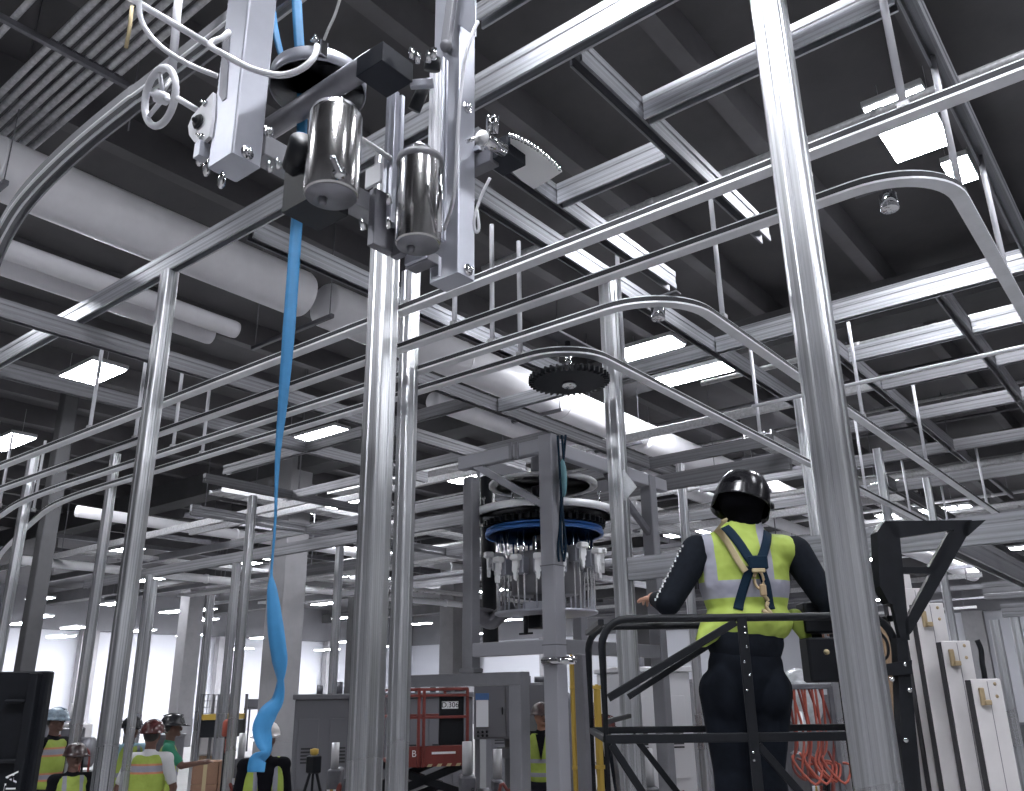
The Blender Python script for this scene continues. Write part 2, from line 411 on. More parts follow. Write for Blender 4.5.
def beam(ax, a, b0, b1, z, lb, h=.15, w=.075, mt=None):
    """channel beam along ax ('X' or 'Y') at the other coordinate a"""
    p0, p1 = ((b0, a, 0), (b1, a, 0)) if ax == 'X' else ((a, b0, 0), (a, b1, 0))
    # C section, open downwards edges kept as a shallow recess on the underside
    t = .006; pr = [(-w/2, -h/2), (-w/2+.014, -h/2), (-w/2+.014, -h/2+.07), (w/2-.014, -h/2+.07), (w/2-.014, -h/2), (w/2, -h/2), (w/2, -h*.22), (w/2-.005, -h*.18), (w/2-.005, h*.18), (w/2, h*.22), (w/2, h/2), (-w/2, h/2),
                    (-w/2, h*.22), (-w/2+.005, h*.18), (-w/2+.005, -h*.18), (-w/2, -h*.22)]
    mid = (Vector(p0)+Vector(p1))/2+V(0, 0, z+h/2)
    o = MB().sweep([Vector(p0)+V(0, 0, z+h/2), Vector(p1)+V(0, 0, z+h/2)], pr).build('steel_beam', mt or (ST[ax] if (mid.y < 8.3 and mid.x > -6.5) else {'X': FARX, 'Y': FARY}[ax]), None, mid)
    return tag(o, lb, 'beam', 'beams of the upper steel grid')
beam('X', 2.9, -9.3, 2.0, GZ, 'long channel beam over the near posts, running behind the overhead machine to the top', .16)
beam('X', 3.62, -1.88, -.55, GZ, 'short bright beam butting a cross beam, behind the nearest post at top')
beam('Y', -1.92, 2.98, 5.35, GZ, 'cross beam carrying the short bright beam at top centre')
beam('X', 4.02, -2.76, -1.97, GZ, 'dark short beam right of the fan-shaped white sheet')
beam('Y', -2.80, 3.2, 5.6, GZ, 'cross beam starting under the fan-shaped white sheet')
beam('Y', -3.16, 2.98, 9.6, GZ-.001, 'cross beam over the post right of the toothed wheel')
beam('X', 2.0, -3.3, 1.5, GZ+.3, 'high beam above the two hanging cylinders', .12)
beam('X', 2.9, -2.5, 1.5, GZ+.52, 'upper beam crossing the top of the picture right of the machine column', .12)
beam('Y', -6.95, 1.4, 9.0, GZ-.16, 'long cross beam hanging under the long beam left of the near left post', .15)
beam('Y', -8.8, 2.0, 9.0, GZ, 'cross beam at left edge above the rectangular lamp')
beam('Y', -4.66, 2.98, 6.8, GZ, 'cross beam behind the blue strap and centre post')
beam('Y', -5.85, 5.2, 12.0, GZ, 'dark cross beam under the duct behind the track rails')
beam('Y', -.5, 2.98, 7.1, GZ, 'cross beam in the upper right corner beside the large lamp')
beam('X', 7.07, -3.12, 2.2, GZ, 'long bright beam at right below the curved track corner')
beam('X', 7.7, -3.12, 1.6, GZ+.35, 'dim beam just beyond the long bright beam at right', .12)
beam('Y', -1.19, 7.15, 12.2, GZ, 'cross beam of the ladder frame at right')
beam('Y', -2.28, 7.15, 13.2, GZ, 'left side beam of the ladder frame at right')
beam('X', 8.15, -2.24, -1.23, GZ, 'nearest rung of the ladder frame at right')
beam('X', 8.15, -1.15, .4, GZ, 'bright rung at the right edge of the ladder frame')
beam('X', 9.2, -2.24, -1.23, GZ, 'second rung of the ladder frame at right')
beam('X', 9.2, -1.15, .4, GZ, 'second bright rung at the right edge')
beam('X', 10.6, -3.2, .6, GZ, 'third beam beyond the ladder frame at right')
beam('X', 12.4, -6, 1.5, GZ, 'fourth beam beyond the ladder frame at right')
beam('X', 7.1, -5.8, -3.2, GZ, 'dark beam behind the lamp right of the toothed wheel')
beam('X', 6.75, -10.6, -5.9, GZ, 'beam with a free left end crossing the blue strap below the lamp', .13)
beam('X', 8.4, -11.4, -5.9, GZ, 'second beam crossing the blue strap, over the post beside it', .13)
beam('Y', -11.2, 6.8, 12.6, GZ, 'cross beam joining the two beams at the blue strap', .13)
p = atd(237, 563, 16.5); beam('X', p.y, p.x-6, p.x+11, p.z, 'low beam far back crossing the blue strap', .2, .1)
p = atd(340, 545, 16); beam('X', p.y, p.x-.2, p.x+1.2, p.z, 'short beam end on the post left of the centre post', .16, .1)
beam('X', 10.5, -16, -4, GZ, 'far beam left of the carousel machine', .15)
beam('X', 14.5, -20, 2, GZ, 'far beam across the hall behind the carousel machine', .18)
beam('X', 18.5, -24, 2, GZ, 'farther beam across the hall', .18)
beam('Y', -8.2, 9.5, 24, GZ, 'far cross beam left of the carousel machine', .18)
beam('Y', -13.5, 8, 24, GZ, 'far cross beam beyond the blue strap', .18)
beam('Y', -3.6, 14, 30, GZ, 'far cross beam at right', .18)
# lower frame
beam('X', 5.16, -3.07, 1.3, 2.82, 'waist-high pale beam running behind the worker to the right edge', .15, .08)
beam('Y', -1.08, 5.21, 11.5, 2.82, 'brownish beam running away behind the black bracket', .15, .08)
for k, (y, z) in enumerate([(8.9, 2.85), (11.4, 2.85), (13.5, 2.85)]):
    beam('X', y, -1.9 if k else -1.6, 3, z, ('first', 'second', 'third')[k]+' low beam behind the white panels', .15, .08)
# ================================================================ TRACK RAILS
TZ = 4.3
RPRO = [(-.036, 0), (.036, 0), (.036, .012), (.009, .016), (.009, .042), (.022, .045), (.022, .055), (-.022, .055), (-.022, .045), (-.009, .042), (-.009, .016), (-.036, .012)]
def fillet(pts, rs, n=12):
    out = [Vector((*pts[0], 0))]
    for i in range(1, len(pts)-1):
        a, b, c = Vector(pts[i-1]), Vector(pts[i]), Vector(pts[i+1]); r = rs[i-1]
        u = (a-b).normalized(); w = (c-b).normalized(); ang = u.angle(w); t = r/math.tan(ang/2)
        p0 = b+u*t; p1 = b+w*t; bis = (u+w).normalized(); cen = b+bis*(r/math.sin(ang/2))
        a0 = math.atan2(p0.y-cen.y, p0.x-cen.x); a1 = math.atan2(p1.y-cen.y, p1.x-cen.x)
        while a1-a0 > PI: a1 -= 2*PI
        while a1-a0 < -PI: a1 += 2*PI
        for k in range(n+1): g = a0+(a1-a0)*k/n; out.append(Vector((cen.x+r*math.cos(g), cen.y+r*math.sin(g), 0)))
    out.append(Vector((*pts[-1], 0))); return out
def smoothpath(pts, n=6):
    P = [Vector(p) for p in pts]; o = []
    for i in range(len(P)-1):
        p0 = P[max(i-1, 0)]; p1 = P[i]; p2 = P[i+1]; p3 = P[min(i+2, len(P)-1)]
        for k in range(n):
            t = k/n; o.append(.5*((2*p1)+(p2-p0)*t+(2*p0-5*p1+4*p2-p3)*t*t+(3*p1-p0-3*p2+p3)*t**3))
    o.append(P[-1]); return o
CPRO = [(-.04, 0), (-.032, 0), (-.032, .04), (.032, .04), (.032, 0), (.04, 0), (.04, .048), (-.04, .048)]
def rail(path, lb, pro=None):
    path = [Vector((p.x, p.y, TZ)) for p in path]
    o = MB().sweep(path, pro or RPRO).build('track_rail', RAIL if not pro else GREYP)
    if pro:
        for sx in (.004, .036): MB().sweep([p for p in path], [(sx-.005, -.004), (sx+.005, -.004), (sx+.005, .004), (sx-.005, .004)]).build('rail_lip', RAIL, o)
    else: MB().sweep(path, [(-.031, .0135), (.031, .0135), (.031, .0435), (-.031, .0435)]).build('black_web_band', SEAL, o)  # black band filling the recess along the rail web
    tag(o, lb, 'rail', 'overhead track rails'); return o
RL = {}
RL[0] = rail(smoothpath([(-5.1, 1.58, 0), (-4.7, 1.47, 0), (-4.32, 1.38, 0), (-3.9, 1.31, 0), (-3.4, 1.275, 0), (-2.9, 1.27, 0), (-2.4, 1.28, 0), (1.2, 1.3, 0)]), 'near track rail sweeping in a curve up the left, behind the handwheel', CPRO)
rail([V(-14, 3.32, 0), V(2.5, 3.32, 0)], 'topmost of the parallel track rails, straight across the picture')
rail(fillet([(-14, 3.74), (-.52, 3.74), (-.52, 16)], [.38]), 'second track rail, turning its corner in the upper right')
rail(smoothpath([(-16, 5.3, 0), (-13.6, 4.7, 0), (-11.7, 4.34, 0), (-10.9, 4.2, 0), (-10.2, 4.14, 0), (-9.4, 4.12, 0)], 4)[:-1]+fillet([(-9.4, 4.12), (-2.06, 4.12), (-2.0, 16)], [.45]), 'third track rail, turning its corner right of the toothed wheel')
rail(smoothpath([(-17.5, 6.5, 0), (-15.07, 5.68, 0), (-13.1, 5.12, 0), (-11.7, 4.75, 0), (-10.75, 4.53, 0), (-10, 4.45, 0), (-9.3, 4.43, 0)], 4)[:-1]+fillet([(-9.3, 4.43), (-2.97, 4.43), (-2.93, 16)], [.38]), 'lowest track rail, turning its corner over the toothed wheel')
def hanger(x, y, lb, top=5.26):
    o = MB().tube([(0, 0, .05), (0, 0, top-TZ)], .0165, 10).build('hanger_rod', WHITE); o.location = (x, y, TZ)
    c = MB().bbox((0, 0, .062), .05, .05, .03, .005); c.box(-.004, .004, -.028, .028, .03, .06); c.build('rail_clamp', GALV, o)
    tag(o, lb, 'hanger rod', 'rods hanging the track rails')
for i, y in enumerate((3.32, 3.74, 4.12, 4.43)):
    w = ('topmost', 'second', 'third', 'lowest')[i]
    hanger(-7.38, y, 'thin white rod holding the %s track rail near the left post' % w)
    hanger(-3.43, y, 'thin white rod holding the %s track rail right of the centre post' % w)
    hanger(-11.3, y if i < 2 else y+(.03, .12)[i-2], 'thin white rod holding the %s track rail at the far left' % w)
hanger(-.55, 3.32, 'thick-looking white rod in front of the large lamp in upper right', 6.2)
for u, v, lb in [(966, 203, 'white rod at the corner of the upper right track'), (1006, 285, 'white rod on the upper right track near the right edge')]:
    p = atz(u, v, TZ); hanger(-.52, p.y, lb)
for k, (u, v) in enumerate([(722, 326), (868, 422), (932, 466), (995, 508)]):
    hanger(-2.05+.01*k, atz(u, v, TZ).y, 'white rod on the third track rail after its corner, %s from the corner' % ('first', 'second', 'third', 'fourth')[k])
for k, (u, v) in enumerate([(625, 370), (764, 440), (872, 494), (918, 517), (961, 537)]):
    hanger(-2.96, atz(u, v, TZ).y, 'white rod on the lowest track rail after its corner, %s from the corner' % ('first', 'second', 'third', 'fourth', 'fifth')[k])
tag(MB().tube([(-2.94, 7.3, 4.59), (2, 7.3, 4.59)], .017, 10).build('cross_pipe', WHITE), 'thin white horizontal pipe tying the hanger rods at right', 'pipe')
# toothed wheel under the corner of the lowest rail
w = empty('toothed_wheel', atz(569, 380, TZ-.13), 0, 'black toothed wheel hanging under the corner of the lowest track rail', 'wheel')
poly = []
NT = 40
for k in range(NT):
    a = 2*PI*k/NT; 
    for da, r in ((-.036, .245), (-.022, .285), (.022, .285), (.036, .245)): poly.append((r*math.cos(a+da), r*math.sin(a+da)))
MB().prism(poly, (0, 0, -.02), (1, 0, 0), (0, 1, 0), (0, 0, 1), .04).build('tooth_disc', BLACKM, w)
MB().lathe((0, 0, -.06), [(.03, 0), (.05, .01), (.05, .03), (.03, .14)], 16).build('hub', CHROME, w)
MB().cyl((0, 0, .03), (0, 0, .30), .02, 12).build('shaft', CHROME, w)
MB().bbox((0, .06, .30), .12, .5, .02, .004).build('bracket', DARKST, w)
for (x, y, lb) in [(*atz(658, 314, TZ-.03).xy, 'small steel bearing hanging inside the corner of the third track rail'), (*atz(889, 203, TZ-.03).xy, 'small steel bearing hanging inside the upper right track corner')]:
    o = empty('corner_bearing', (x, y, TZ), 0, lb, 'bearing', 'bearings at the track corners')
    MB().lathe((0, 0, -.07), [(.036, 0), (.042, .006), (.042, .08), (.025, .09), (.018, .13)], 20).build('cup', CHROME, o)
    MB().bbox((0, 0, .07), .30, .06, .012, .003).build('bracket_plate', DARKST, o)
# ================================================================ DUCTS, CONDUITS, PIPES OVERHEAD
DH = H+4.4; DX = -7.47
def duct(x, z, y0, y1, r, lb, mt=DUCTM, seams=None):
    o = empty('air_duct', (x, y0, z), 0, lb, 'duct', 'white ducts under the ceiling'); L = y1-y0
    MB().lathe((0, 0, 0), [(r*.93, 0), (r, .04), (r, L-.04), (r*.93, L)], 36, (0, 1, 0)).build('shell', mt, o)
    k = seams or 1.5; y = k
    while y < L-.3: MB().lathe((0, y, 0), [(r, -.012), (r+.006, -.008), (r+.006, .008), (r, .012)], 36, (0, 1, 0)).build('seam_band', mt, o); y += k
    return o
duct(DX, DH, -4, 5.55, .275, 'thick white duct crossing upper left, ending behind the blue strap', seams=3.1)
duct(DX, DH, 5.85, 13.1, .275, 'thick white duct behind the toothed wheel', seams=2.4)
duct(DX, DH, 13.2, 20.8, .275, 'thick white duct passing behind the head of the worker', seams=2.4)
duct(DX, DH, 20.9, 40, .275, 'far end of the thick white duct', seams=4)
duct(DX-.6, DH-.42, -3, 5.1, .10, 'upper of two slim white ducts below the thick duct at left', seams=4)
duct(DX-.95, DH-.42, -3, 5.0, .11, 'lower of two slim white ducts below the thick duct at left', seams=4)
duct(DX-.75, DH-.36, 8.5, 26, .14, 'slim duct alongside the thick duct behind the worker', seams=4)
def trapeze(x0, x1, y, z, lb):
    o = MB().sweep([(x0, y, z), (x1, y, z)], rrect(.05, .05, .008)).build('duct_trapeze', DARKST)
    for x in (x0+.05, x1-.05): MB().cyl((x, y, z), (x, y, CZ-.002), .006, 6).build('threaded_rod', DARKST, o); tag(o, lb, 'hanger', 'trapeze hangers under the duct')
for k, y in enumerate((2.2, 5.7, 10.2, 12.6, 15.5, 20.8)):
    trapeze(DX-1.15, DX+.36, y, DH-.31, 'dark trapeze bar under the ducts, %s from the left' % ('first', 'second', 'third', 'fourth', 'fifth', 'sixth')[k])
for k in range(7):
    y = 2.02+.085*k
    o = MB().tube([(-16, y, 6.97), (.5, y, 6.97)], .029, 8).build('conduit', GALV)
    c = MB(); c.cbox((-6.1, y, 6.94), .05, .075, .012); c.build('pipe_clamp', DARKST, o)
    tag(o, 'grey conduit in the bank of seven at upper left, %s from the top' % ('first', 'second', 'third', 'fourth', 'fifth', 'sixth', 'seventh')[k], 'conduit', 'bank of conduits at upper left')
tag(MB().tube([(-16, 1.72, 6.97), (.5, 1.72, 6.97)], .026, 8).build('conduit', GALV), 'single grey conduit in the upper left corner apart from the bank', 'conduit')
o = MB().box(-6.12, -6.08, 1.2, 2.72, 6.88, 6.93).build('conduit_support', DARKST); tag(o, 'dark strut carrying the bank of conduits at upper left', 'strut')
for y in (1.25, 2.68): MB().cyl((-6.1, y, 6.5), (-6.1, y, CZ), .006, 6).build('threaded_rod', DARKST, o)
def pipe(p0, p1, r, m, lb, ring=0):
    p0 = Vector(p0); p1 = Vector(p1)
    o = MB().tube([p0, p1], r, 12).build('service_pipe', m); L = (p1-p0).length; k = 1; d = (p1-p0).normalized()
    while ring and k*ring < L: MB().cyl(p0+d*(k*ring-.04), p0+d*(k*ring+.04), r*1.2, 12).build('pipe_collar', m, o); k += 1
    tag(o, lb, 'pipe', 'service pipes under the ceiling')
z = H+3.2; a = atz(22, 560, z); pipe(a, (a.x, a.y+16, z), .11, DUCTM, 'insulated pipe at left running behind the near left post', 5)
z = H+3.9; a = atz(77, 511, z); pipe(a, (a.x, a.y+14, z), .13, DUCTM, 'pale pipe above the insulated pipe at left', 4)
pipe((-10, 12, 6.2), (-10, 36, 6.2), .12, DUCTM, 'far pale pipe left of the carousel machine', 5)
pipe((-16, 14, 5.6), (-1, 14, 5.6), .06, GALV, 'thin far pipe crossing behind the carousel machine', 3)
pipe((-20, 17, 5.9), (2, 17, 5.9), .06, GALV, 'thinner far pipe behind the worker', 3)
pipe((-4.6, 9.8, 5.9), (1.5, 9.8, 5.9), .035, GALV, 'grey pipe behind the ladder frame at right', 2)
pipe((-5.2, 6.1, 6.3), (2.0, 6.1, 6.3), .03, GALV, 'long thin pipe above the track corner at right', 2)
pipe((-5.2, 6.25, 6.3), (2.0, 6.25, 6.3), .03, GALV, 'second thin pipe beside the one above the track corner', 2)
for k in range(14):
    y = 13+k*2.3; x0 = -30+random.random()*8; 
    zq = 7.35+random.random()*.4; pipe((x0, y, zq), (x0+22+random.random()*6, y, zq), .03+random.random()*.04, random.choice((GALV, GALV, DUCTM, DARKST)), 'distant pipe crossing the hall, %s row back from the camera' % ('first', 'second', 'third', 'fourth', 'fifth', 'sixth', 'seventh', 'eighth', 'ninth', 'tenth', 'eleventh', 'twelfth', 'thirteenth', 'fourteenth')[k], 7)
def tray(ax, a, b0, b1, z, lb, w=.45):
    o = empty('cable_tray', ((b0, a, z) if ax == 'X' else (a, b0, z)), 0 if ax == 'X' else PI/2, lb, 'cable tray', 'cable trays'); L = b1-b0
    for s in (-1, 1): MB().box(0, L, s*w/2-.012, s*w/2+.012, 0, .09).build('side_rail', GALV, o)
    n = int(L/.15); pr = []
    for i in range(n): pr += [(i*.15, 0 if i % 2 else .02), (i*.15+.13, 0 if i % 2 else .02)]
    pr += [(x, z_-.006) for x, z_ in reversed(pr)]
    MB().prism(pr, (0, -w/2+.012, .01), (1, 0, 0), (0, 0, 1), (0, 1, 0), w-.024).build('corrugated_bed', GALV, o)
    for i in range(3): MB().tube([(0, -.12+.11*i, .06), (L*.3, -.1+.11*i, .06), (L*.7, -.13+.11*i, .06), (L, -.12+.1*i, .06)], .022, 6).build('cable', DARKST, o)
for k, (ax, a, b0, b1, z) in enumerate([('X', 15.5, -26, -9, 5.2), ('X', 20, -28, -10, 5.4), ('Y', -16, 10, 30, 6.2), ('Y', -5.2, 13, 30, 6.0), ('X', 25, -30, 0, 6.45), ('Y', -22, 10, 32, 5.6), ('X', 11.6, -14, -8.7, 6.1)]):
    tray(ax, a, b0, b1, z, 'ladder cable tray under the ceiling, ' + ('crossing behind the near left post', 'crossing behind the first cross tray', 'running away behind the blue strap', 'running away behind the worker', 'farthest one across the hall', 'running away at far left', 'crossing above the lamp left of the carousel machine')[k])
# ================================================================ NEAR MACHINE
def wloc(o):
    p = Vector((0, 0, 0))
    while o is not None: p += o.location; o = o.parent
    return p
def part(mb, name, m, parent, label=None):
    o = mb.build(name, m, parent, origin=wloc(parent)); o.location = (0, 0, 0)
    if label: o['label'] = label
    return o
def polyY(mb, pts, y, t):
    P = [aty(u, v, y) for u, v in pts]; n = len(P)
    return mb.add(P+[p+V(0, t, 0) for p in P], [tuple(range(n)), tuple(reversed(range(n, 2*n)))]+[(i, (i+1) % n, n+(i+1) % n, n+i) for i in range(n)])
def polyZ(mb, pts, z, t):
    P = [atz(u, v, z) for u, v in pts]; n = len(P)
    return mb.add(P+[p+V(0, 0, t) for p in P], [tuple(range(n)), tuple(reversed(range(n, 2*n)))]+[(i, (i+1) % n, n+(i+1) % n, n+i) for i in range(n)])
def cornerbox(u, v, d, ul, vl, ur, vr, vtop):
    """axis box seen from below: near bottom corner, far-left corner on -Y face, right corner on +X face, top of the near edge"""
    c = atd(u, v, d); x0 = aty(ul, vl, c.y).x; y1 = atx(ur, vr, c.x).y; z1 = aty(u, vtop, c.y).z if vtop is not None else 5.4
    return c, x0, c.x, c.y, y1, c.z, z1
def bolt(mb, c, ax, r=.009):
    c = Vector(c); ax = Vector(ax); mb.cyl(c, c+ax*.003, r*1.7, 14); mb.cyl(c, c+ax*.011, r, 6); mb.cyl(c, c+ax*.02, r*.5, 8)
c1, x0, x1, y0, y1, z0, z1 = cornerbox(232, 152, 2.35, 208, 162, 261, 167, None)
c2 = atd(458, 272, 2.75)
MA = empty('overhead_processing_machine', (c1.x, c1.y, c1.z), 0, 'hanging steel machine head at top left with two polished cylinders, black boxes and grey columns', 'machine')
k = MB().sweep([((x0+x1)/2, (y0+y1)/2, z0), ((x0+x1)/2, (y0+y1)/2, 5.4)], rrect(x1-x0, y1-y0, .006), (0, 1, 0)); COL1 = part(k, 'column', SATIN, MA)
k = MB(); polyY(k, [(223, 32), (227, 28), (230, 30), (226, 98), (222, 101), (219, 95)], y0-.003, .004); part(k, 'slot', DARKST, COL1, 'dark long slot')
k = MB(); bolt(k, atx(247, 153, x1), (1, 0, 0), .012); part(k, 'bolt', CHROME, COL1)
k = MB(); bolt(k, atx(268, 132, x1), (1, 0, 0), .01); part(k, 'bolt', CHROME, COL1)
k = MB()
zz = z0+.02
while zz < 5.2: k.cbox((x0-.002, y0+.012, zz), .008, .014, .008); zz += .022
part(k, 'rack', SATIN, COL1)['kind'] = 'stuff'
k = MB(); polyY(k, [(213, 92), (212, 118), (209, 136), (203, 142), (194, 142), (189, 135), (188, 126), (192, 116), (200, 107)], y0-.01, .012); pl = part(k, 'bearing_plate', WHITE, MA)
pc = aty(199, 122, y0-.012)
part(MB().lathe(pc, [(.022, 0), (.024, -.004), (.016, -.012), (.012, -.008), (.006, -.02), (.003, -.022)], 20, (0, 1, 0)), 'bearing', BLACK, pl)
k = MB(); bolt(k, aty(206, 104, y0-.01), (0, -1, 0), .006); bolt(k, aty(202, 137, y0-.01), (0, -1, 0), .006); part(k, 'screws', CHROME, pl)
k = MB(); k.cbox(aty(203, 152, y0), .03, .04, .05); part(k, 'foot_block', SATIN, MA)
for (u, v) in ((200, 156), (207, 166), (222, 178)): part(MB().lathe(aty(u, v, y0+.01), [(.004, -.03), (.011, -.02), (.011, .0), (.006, .012), (.002, .02)], 10, (.4, -.2, 1)), 'fitting', CHROME, MA)
# right column
xl = aty(429, 284, c2.y).x; yr = atx(475, 280, c2.x).y
k = MB().sweep([((xl+c2.x)/2, (c2.y+yr)/2, c2.z), ((xl+c2.x)/2, (c2.y+yr)/2, 5.6)], rrect(c2.x-xl, yr-c2.y, .005), (0, 1, 0)); COL2 = part(k, 'column', SATIN, MA)
for (u, v) in ((467, 108), (468, 270)):
    k = MB(); bolt(k, atx(u, v, c2.x), (1, 0, 0), .012); part(k, 'bolt', CHROME, COL2)
k = MB(); k.sweep([aty(456, -30, c2.y-.03), aty(449, 20, c2.y-.03), aty(446, 44, c2.y-.03)], rrect(.022, .04, .006)); k.cyl(aty(446, 46, c2.y-.06), aty(446, 46, c2.y), .022, 16); part(k, 'lever', GREYP, MA)
k = MB(); polyY(k, [(458, -20), (475, -20), (475, 36), (458, 24)], c2.y-.01, .008); part(k, 'cover_plate', SATIN, MA)
# cylinders
def tank(u, vb, vt, d, r, lid):
    b = atd(u, vb, d); hd = math.hypot(b.x, b.y); t = ath(u, vt, hd); h = t.z-b.z
    if lid: prof = [(0, 0), (r*.96, 0), (r, .006), (r, h-.012), (r*1.0, h-.01)]
    else: prof = [(0, 0), (r*.96, 0), (r, .006), (r, h-.02), (r*.92, h), (0, h)]
    o = part(MB().lathe(b, prof, 40), 'cylinder', POLISH, MA)
    part(MB().lathe(b, [(0, -.001), (r*.93, -.001), (r*.93, -.003), (0, -.003)], 32), 'end_cap', DARKST, o)
    part(MB().lathe(b+V(-.02, -.01, 0), [(0, -.02), (.011, -.02), (.012, -.01), (.014, 0)], 6), 'drain_nut', DARKST, o)
    if lid:
        part(MB().lathe(b, [(r*1.0, h-.01), (r*1.06, h-.008), (r*1.06, h+.012), (r*.5, h+.018), (0, h+.018)], 40), 'lid', GREYP, o)
        part(MB().lathe(b, [(.025, h+.018), (.025, h+.03), (.018, h+.032), (.018, h+.045), (.03, h+.047), (.03, h+.055), (0, h+.06)], 16), 'top_valve', CHROME, o)
    return o, b, h
T1, b1, h1 = tank(331, 196, 112, 2.15, .069, False)
e = MB(); q = atd(340, 174, 2.06); e.lathe(q, [(.0, -.006), (.016, -.006), (.016, .01), (.008, .012), (.008, .05)], 14, (.25, -.5, .2)); part(e, 'elbow_fitting', CHROME, T1)
part(MB().lathe(b1+V(.02, 0, h1), [(.012, 0), (.012, .012), (.006, .016), (.005, .035), (0, .036)], 10), 'vent_screw', CHROME, T1)
T2, b2, h2 = tank(418, 245, 163, 2.53, .068, True)
part(MB().cyl(atd(439, 232, 2.5), atd(441, 168, 2.5), .008, 8), 'side_rod', CHROME, MA)
part(MB().cbox(b1+V(-.10, .03, .10), .12, .12, .2), 'dark_housing', BLACK, MA)
part(MB().cyl(b1+V(-.13, -.02, .13), b1+V(-.05, -.06, .15), .035, 16), 'drive_motor', BLACK, MA)
# black boxes
cb, bx0, bx1, by0, by1, bz0, bz1 = cornerbox(382, 60, 2.45, 356, 71, 413, 82, 41)
B1 = part(MB().bbox(((bx0+bx1)/2, (by0+by1)/2, (bz0+bz1)/2), bx1-bx0, by1-by0, bz1-bz0, .003), 'gear_box', BOXBLK, MA)
ym = (by0+by1)/2; pa = aty(350, 77, ym); pb = V(x1-.01, ym, pa.z)
part(MB().cyl((bx0+.01, ym, pa.z), (aty(258, 132, ym).x, ym, pa.z), .036, 20), 'cross_arm', DARKST, MA)
part(MB().cyl((bx0-.03, ym, pa.z), (bx0+.02, ym, pa.z), .028, 20), 'arm_collar', SATIN, MA)
cc = atd(318, 92, 2.85)
part(MB().lathe(cc, [(.155, 0), (.158, 0), (.158, .052), (.02, .055), (.02, .05), (.154, .047), (.154, 0)], 48), 'ring_guide', SATIN, MA)
q = cc+(V(-cc.x, -cc.y, 0).normalized())*.16
part(MB().bbox(q+V(0, 0, .035), .035, .03, .06, .004), 'guide_clamp', CHROME, MA)
k = MB(); bolt(k, q+V(-.02, -.01, .075), (.3, -.3, 1), .01); part(k, 'clamp_screw', CHROME, MA)
cb2, gx0, gx1, gy0, gy1, gz0, gz1 = cornerbox(507, 152, 2.9, 484, 166, 526, 167, 134)
part(MB().bbox(((gx0+gx1)/2, (gy0+gy1)/2, (gz0+gz1)/2), gx1-gx0, gy1-gy0, gz1-gz0, .003), 'gear_box', BOXBLK, MA)
ym2 = gy0-.01; pa = aty(484, 160, ym2)
part(MB().bbox(((gx0+c2.x)/2-.09, ym2+.02, pa.z+.01), gx0-c2.x+.26, .05, .055, .004), 'cross_arm', DARKST, MA)
part(MB().bbox(((gx0+c2.x)/2-.06, ym2-.012, pa.z+.05), gx0-c2.x+.12, .012, .022, .002), 'arm_strip', SATIN, MA)
part(MB().cyl(atd(480, 137, 2.74), atd(503, 150, 2.84), .023, 20), 'feed_motor', CHROME, MA)
part(MB().lathe(atd(480, 137, 2.73), [(0, -.004), (.008, -.004), (.01, .002), (.024, .002), (.026, .008), (.024, .016)], 20, atd(503, 150, 2.84)-atd(480, 137, 2.74)), 'motor_cap', WPLAS, MA)
for u in (489, 495): part(MB().cyl(atd(u, 134, 2.85), atd(u+1, 116, 2.85), .011, 12), 'air_fitting', CHROME, MA)
part(MB().cyl(atd(466, 142, 2.8), atd(478, 137, 2.8), .006, 8), 'stud', CHROME, MA)
z = atd(540, 165, 3.05).z
edge = [(510, 136), (519, 139), (529, 144), (538, 150), (547, 157), (555, 164), (562, 172)]
k = MB(); polyZ(k, edge+[(548, 181), (534, 189), (522, 181), (512, 172)], z, .006); fs = part(k, 'fan_sheet', WPLAS, MA, 'white fan-shaped sheet with a toothed edge')
k = MB()
for i in range(len(edge)-1):
    for t in (0, .33, .67):
        a = atz(edge[i][0]*(1-t)+edge[i+1][0]*t, edge[i][1]*(1-t)+edge[i+1][1]*t, z); k.lathe(a, [(.006, -.004), (.006, .009)], 6)
part(k, 'edge_teeth', CHROME, fs)['kind'] = 'stuff'
# slotted profiles and plates between
def vprof(u, v0, v1, d, w, dp, m, nm):
    a = atd(u, v1, d); b = ath(u, v0, math.hypot(a.x, a.y)); top = V(a.x, a.y, b.z)
    return part(MB().sweep([a, top], groove(w, dp, .003, .008), (0, 1, 0)), nm, m, MA)
vprof(391, 96, 226, 2.7, .045, .045, SATIN, 'slotted_profile')
vprof(434, 70, 160, 2.75, .03, .03, WHITE, 'slotted_profile'); vprof(441, 60, 240, 2.78, .02, .03, SATIN, 'slotted_profile')
part(MB().cyl(atd(432, 70, 2.73), atd(433, 58, 2.73), .026, 14), 'profile_cap', BLACK, MA)
part(MB().cyl(atd(425, 85, 2.6), atd(414, 110, 2.6), .02, 14), 'damper', BLACK, MA)
part(MB().bbox(atd(422, 84, 2.55), .07, .02, .025, .003, Matrix.Rotation(.6, 3, 'Z')), 'clevis', SATIN, MA)
for u, v in ((411, 52), (417, 56), (428, 55), (433, 52)): part(MB().cyl(atd(u, v+7, 2.5), atd(u+1, v-4, 2.5), .009, 10), 'stud', CHROME, MA)
part(MB().cyl(atd(361, 139, 2.6), atd(390, 158, 2.75), .009, 10), 'tie_rod', WPLAS, MA)
a = atd(382, 222, 2.7); part(MB().bbox(a, .03, .09, .20, .003), 'mount_plate', DARKST, MA)
a = atd(400, 226, 2.72); part(MB().bbox(a, .05, .03, .22, .003), 'mount_plate', DARKST, MA)
a = atd(422, 262, 2.7); part(MB().bbox(a, .10, .05, .035, .003), 'bottom_bracket', DARKST, MA)
a = atd(416, 253, 2.66); part(MB().bbox(a, .09, .012, .06, .002), 'bottom_plate', SATIN, MA)
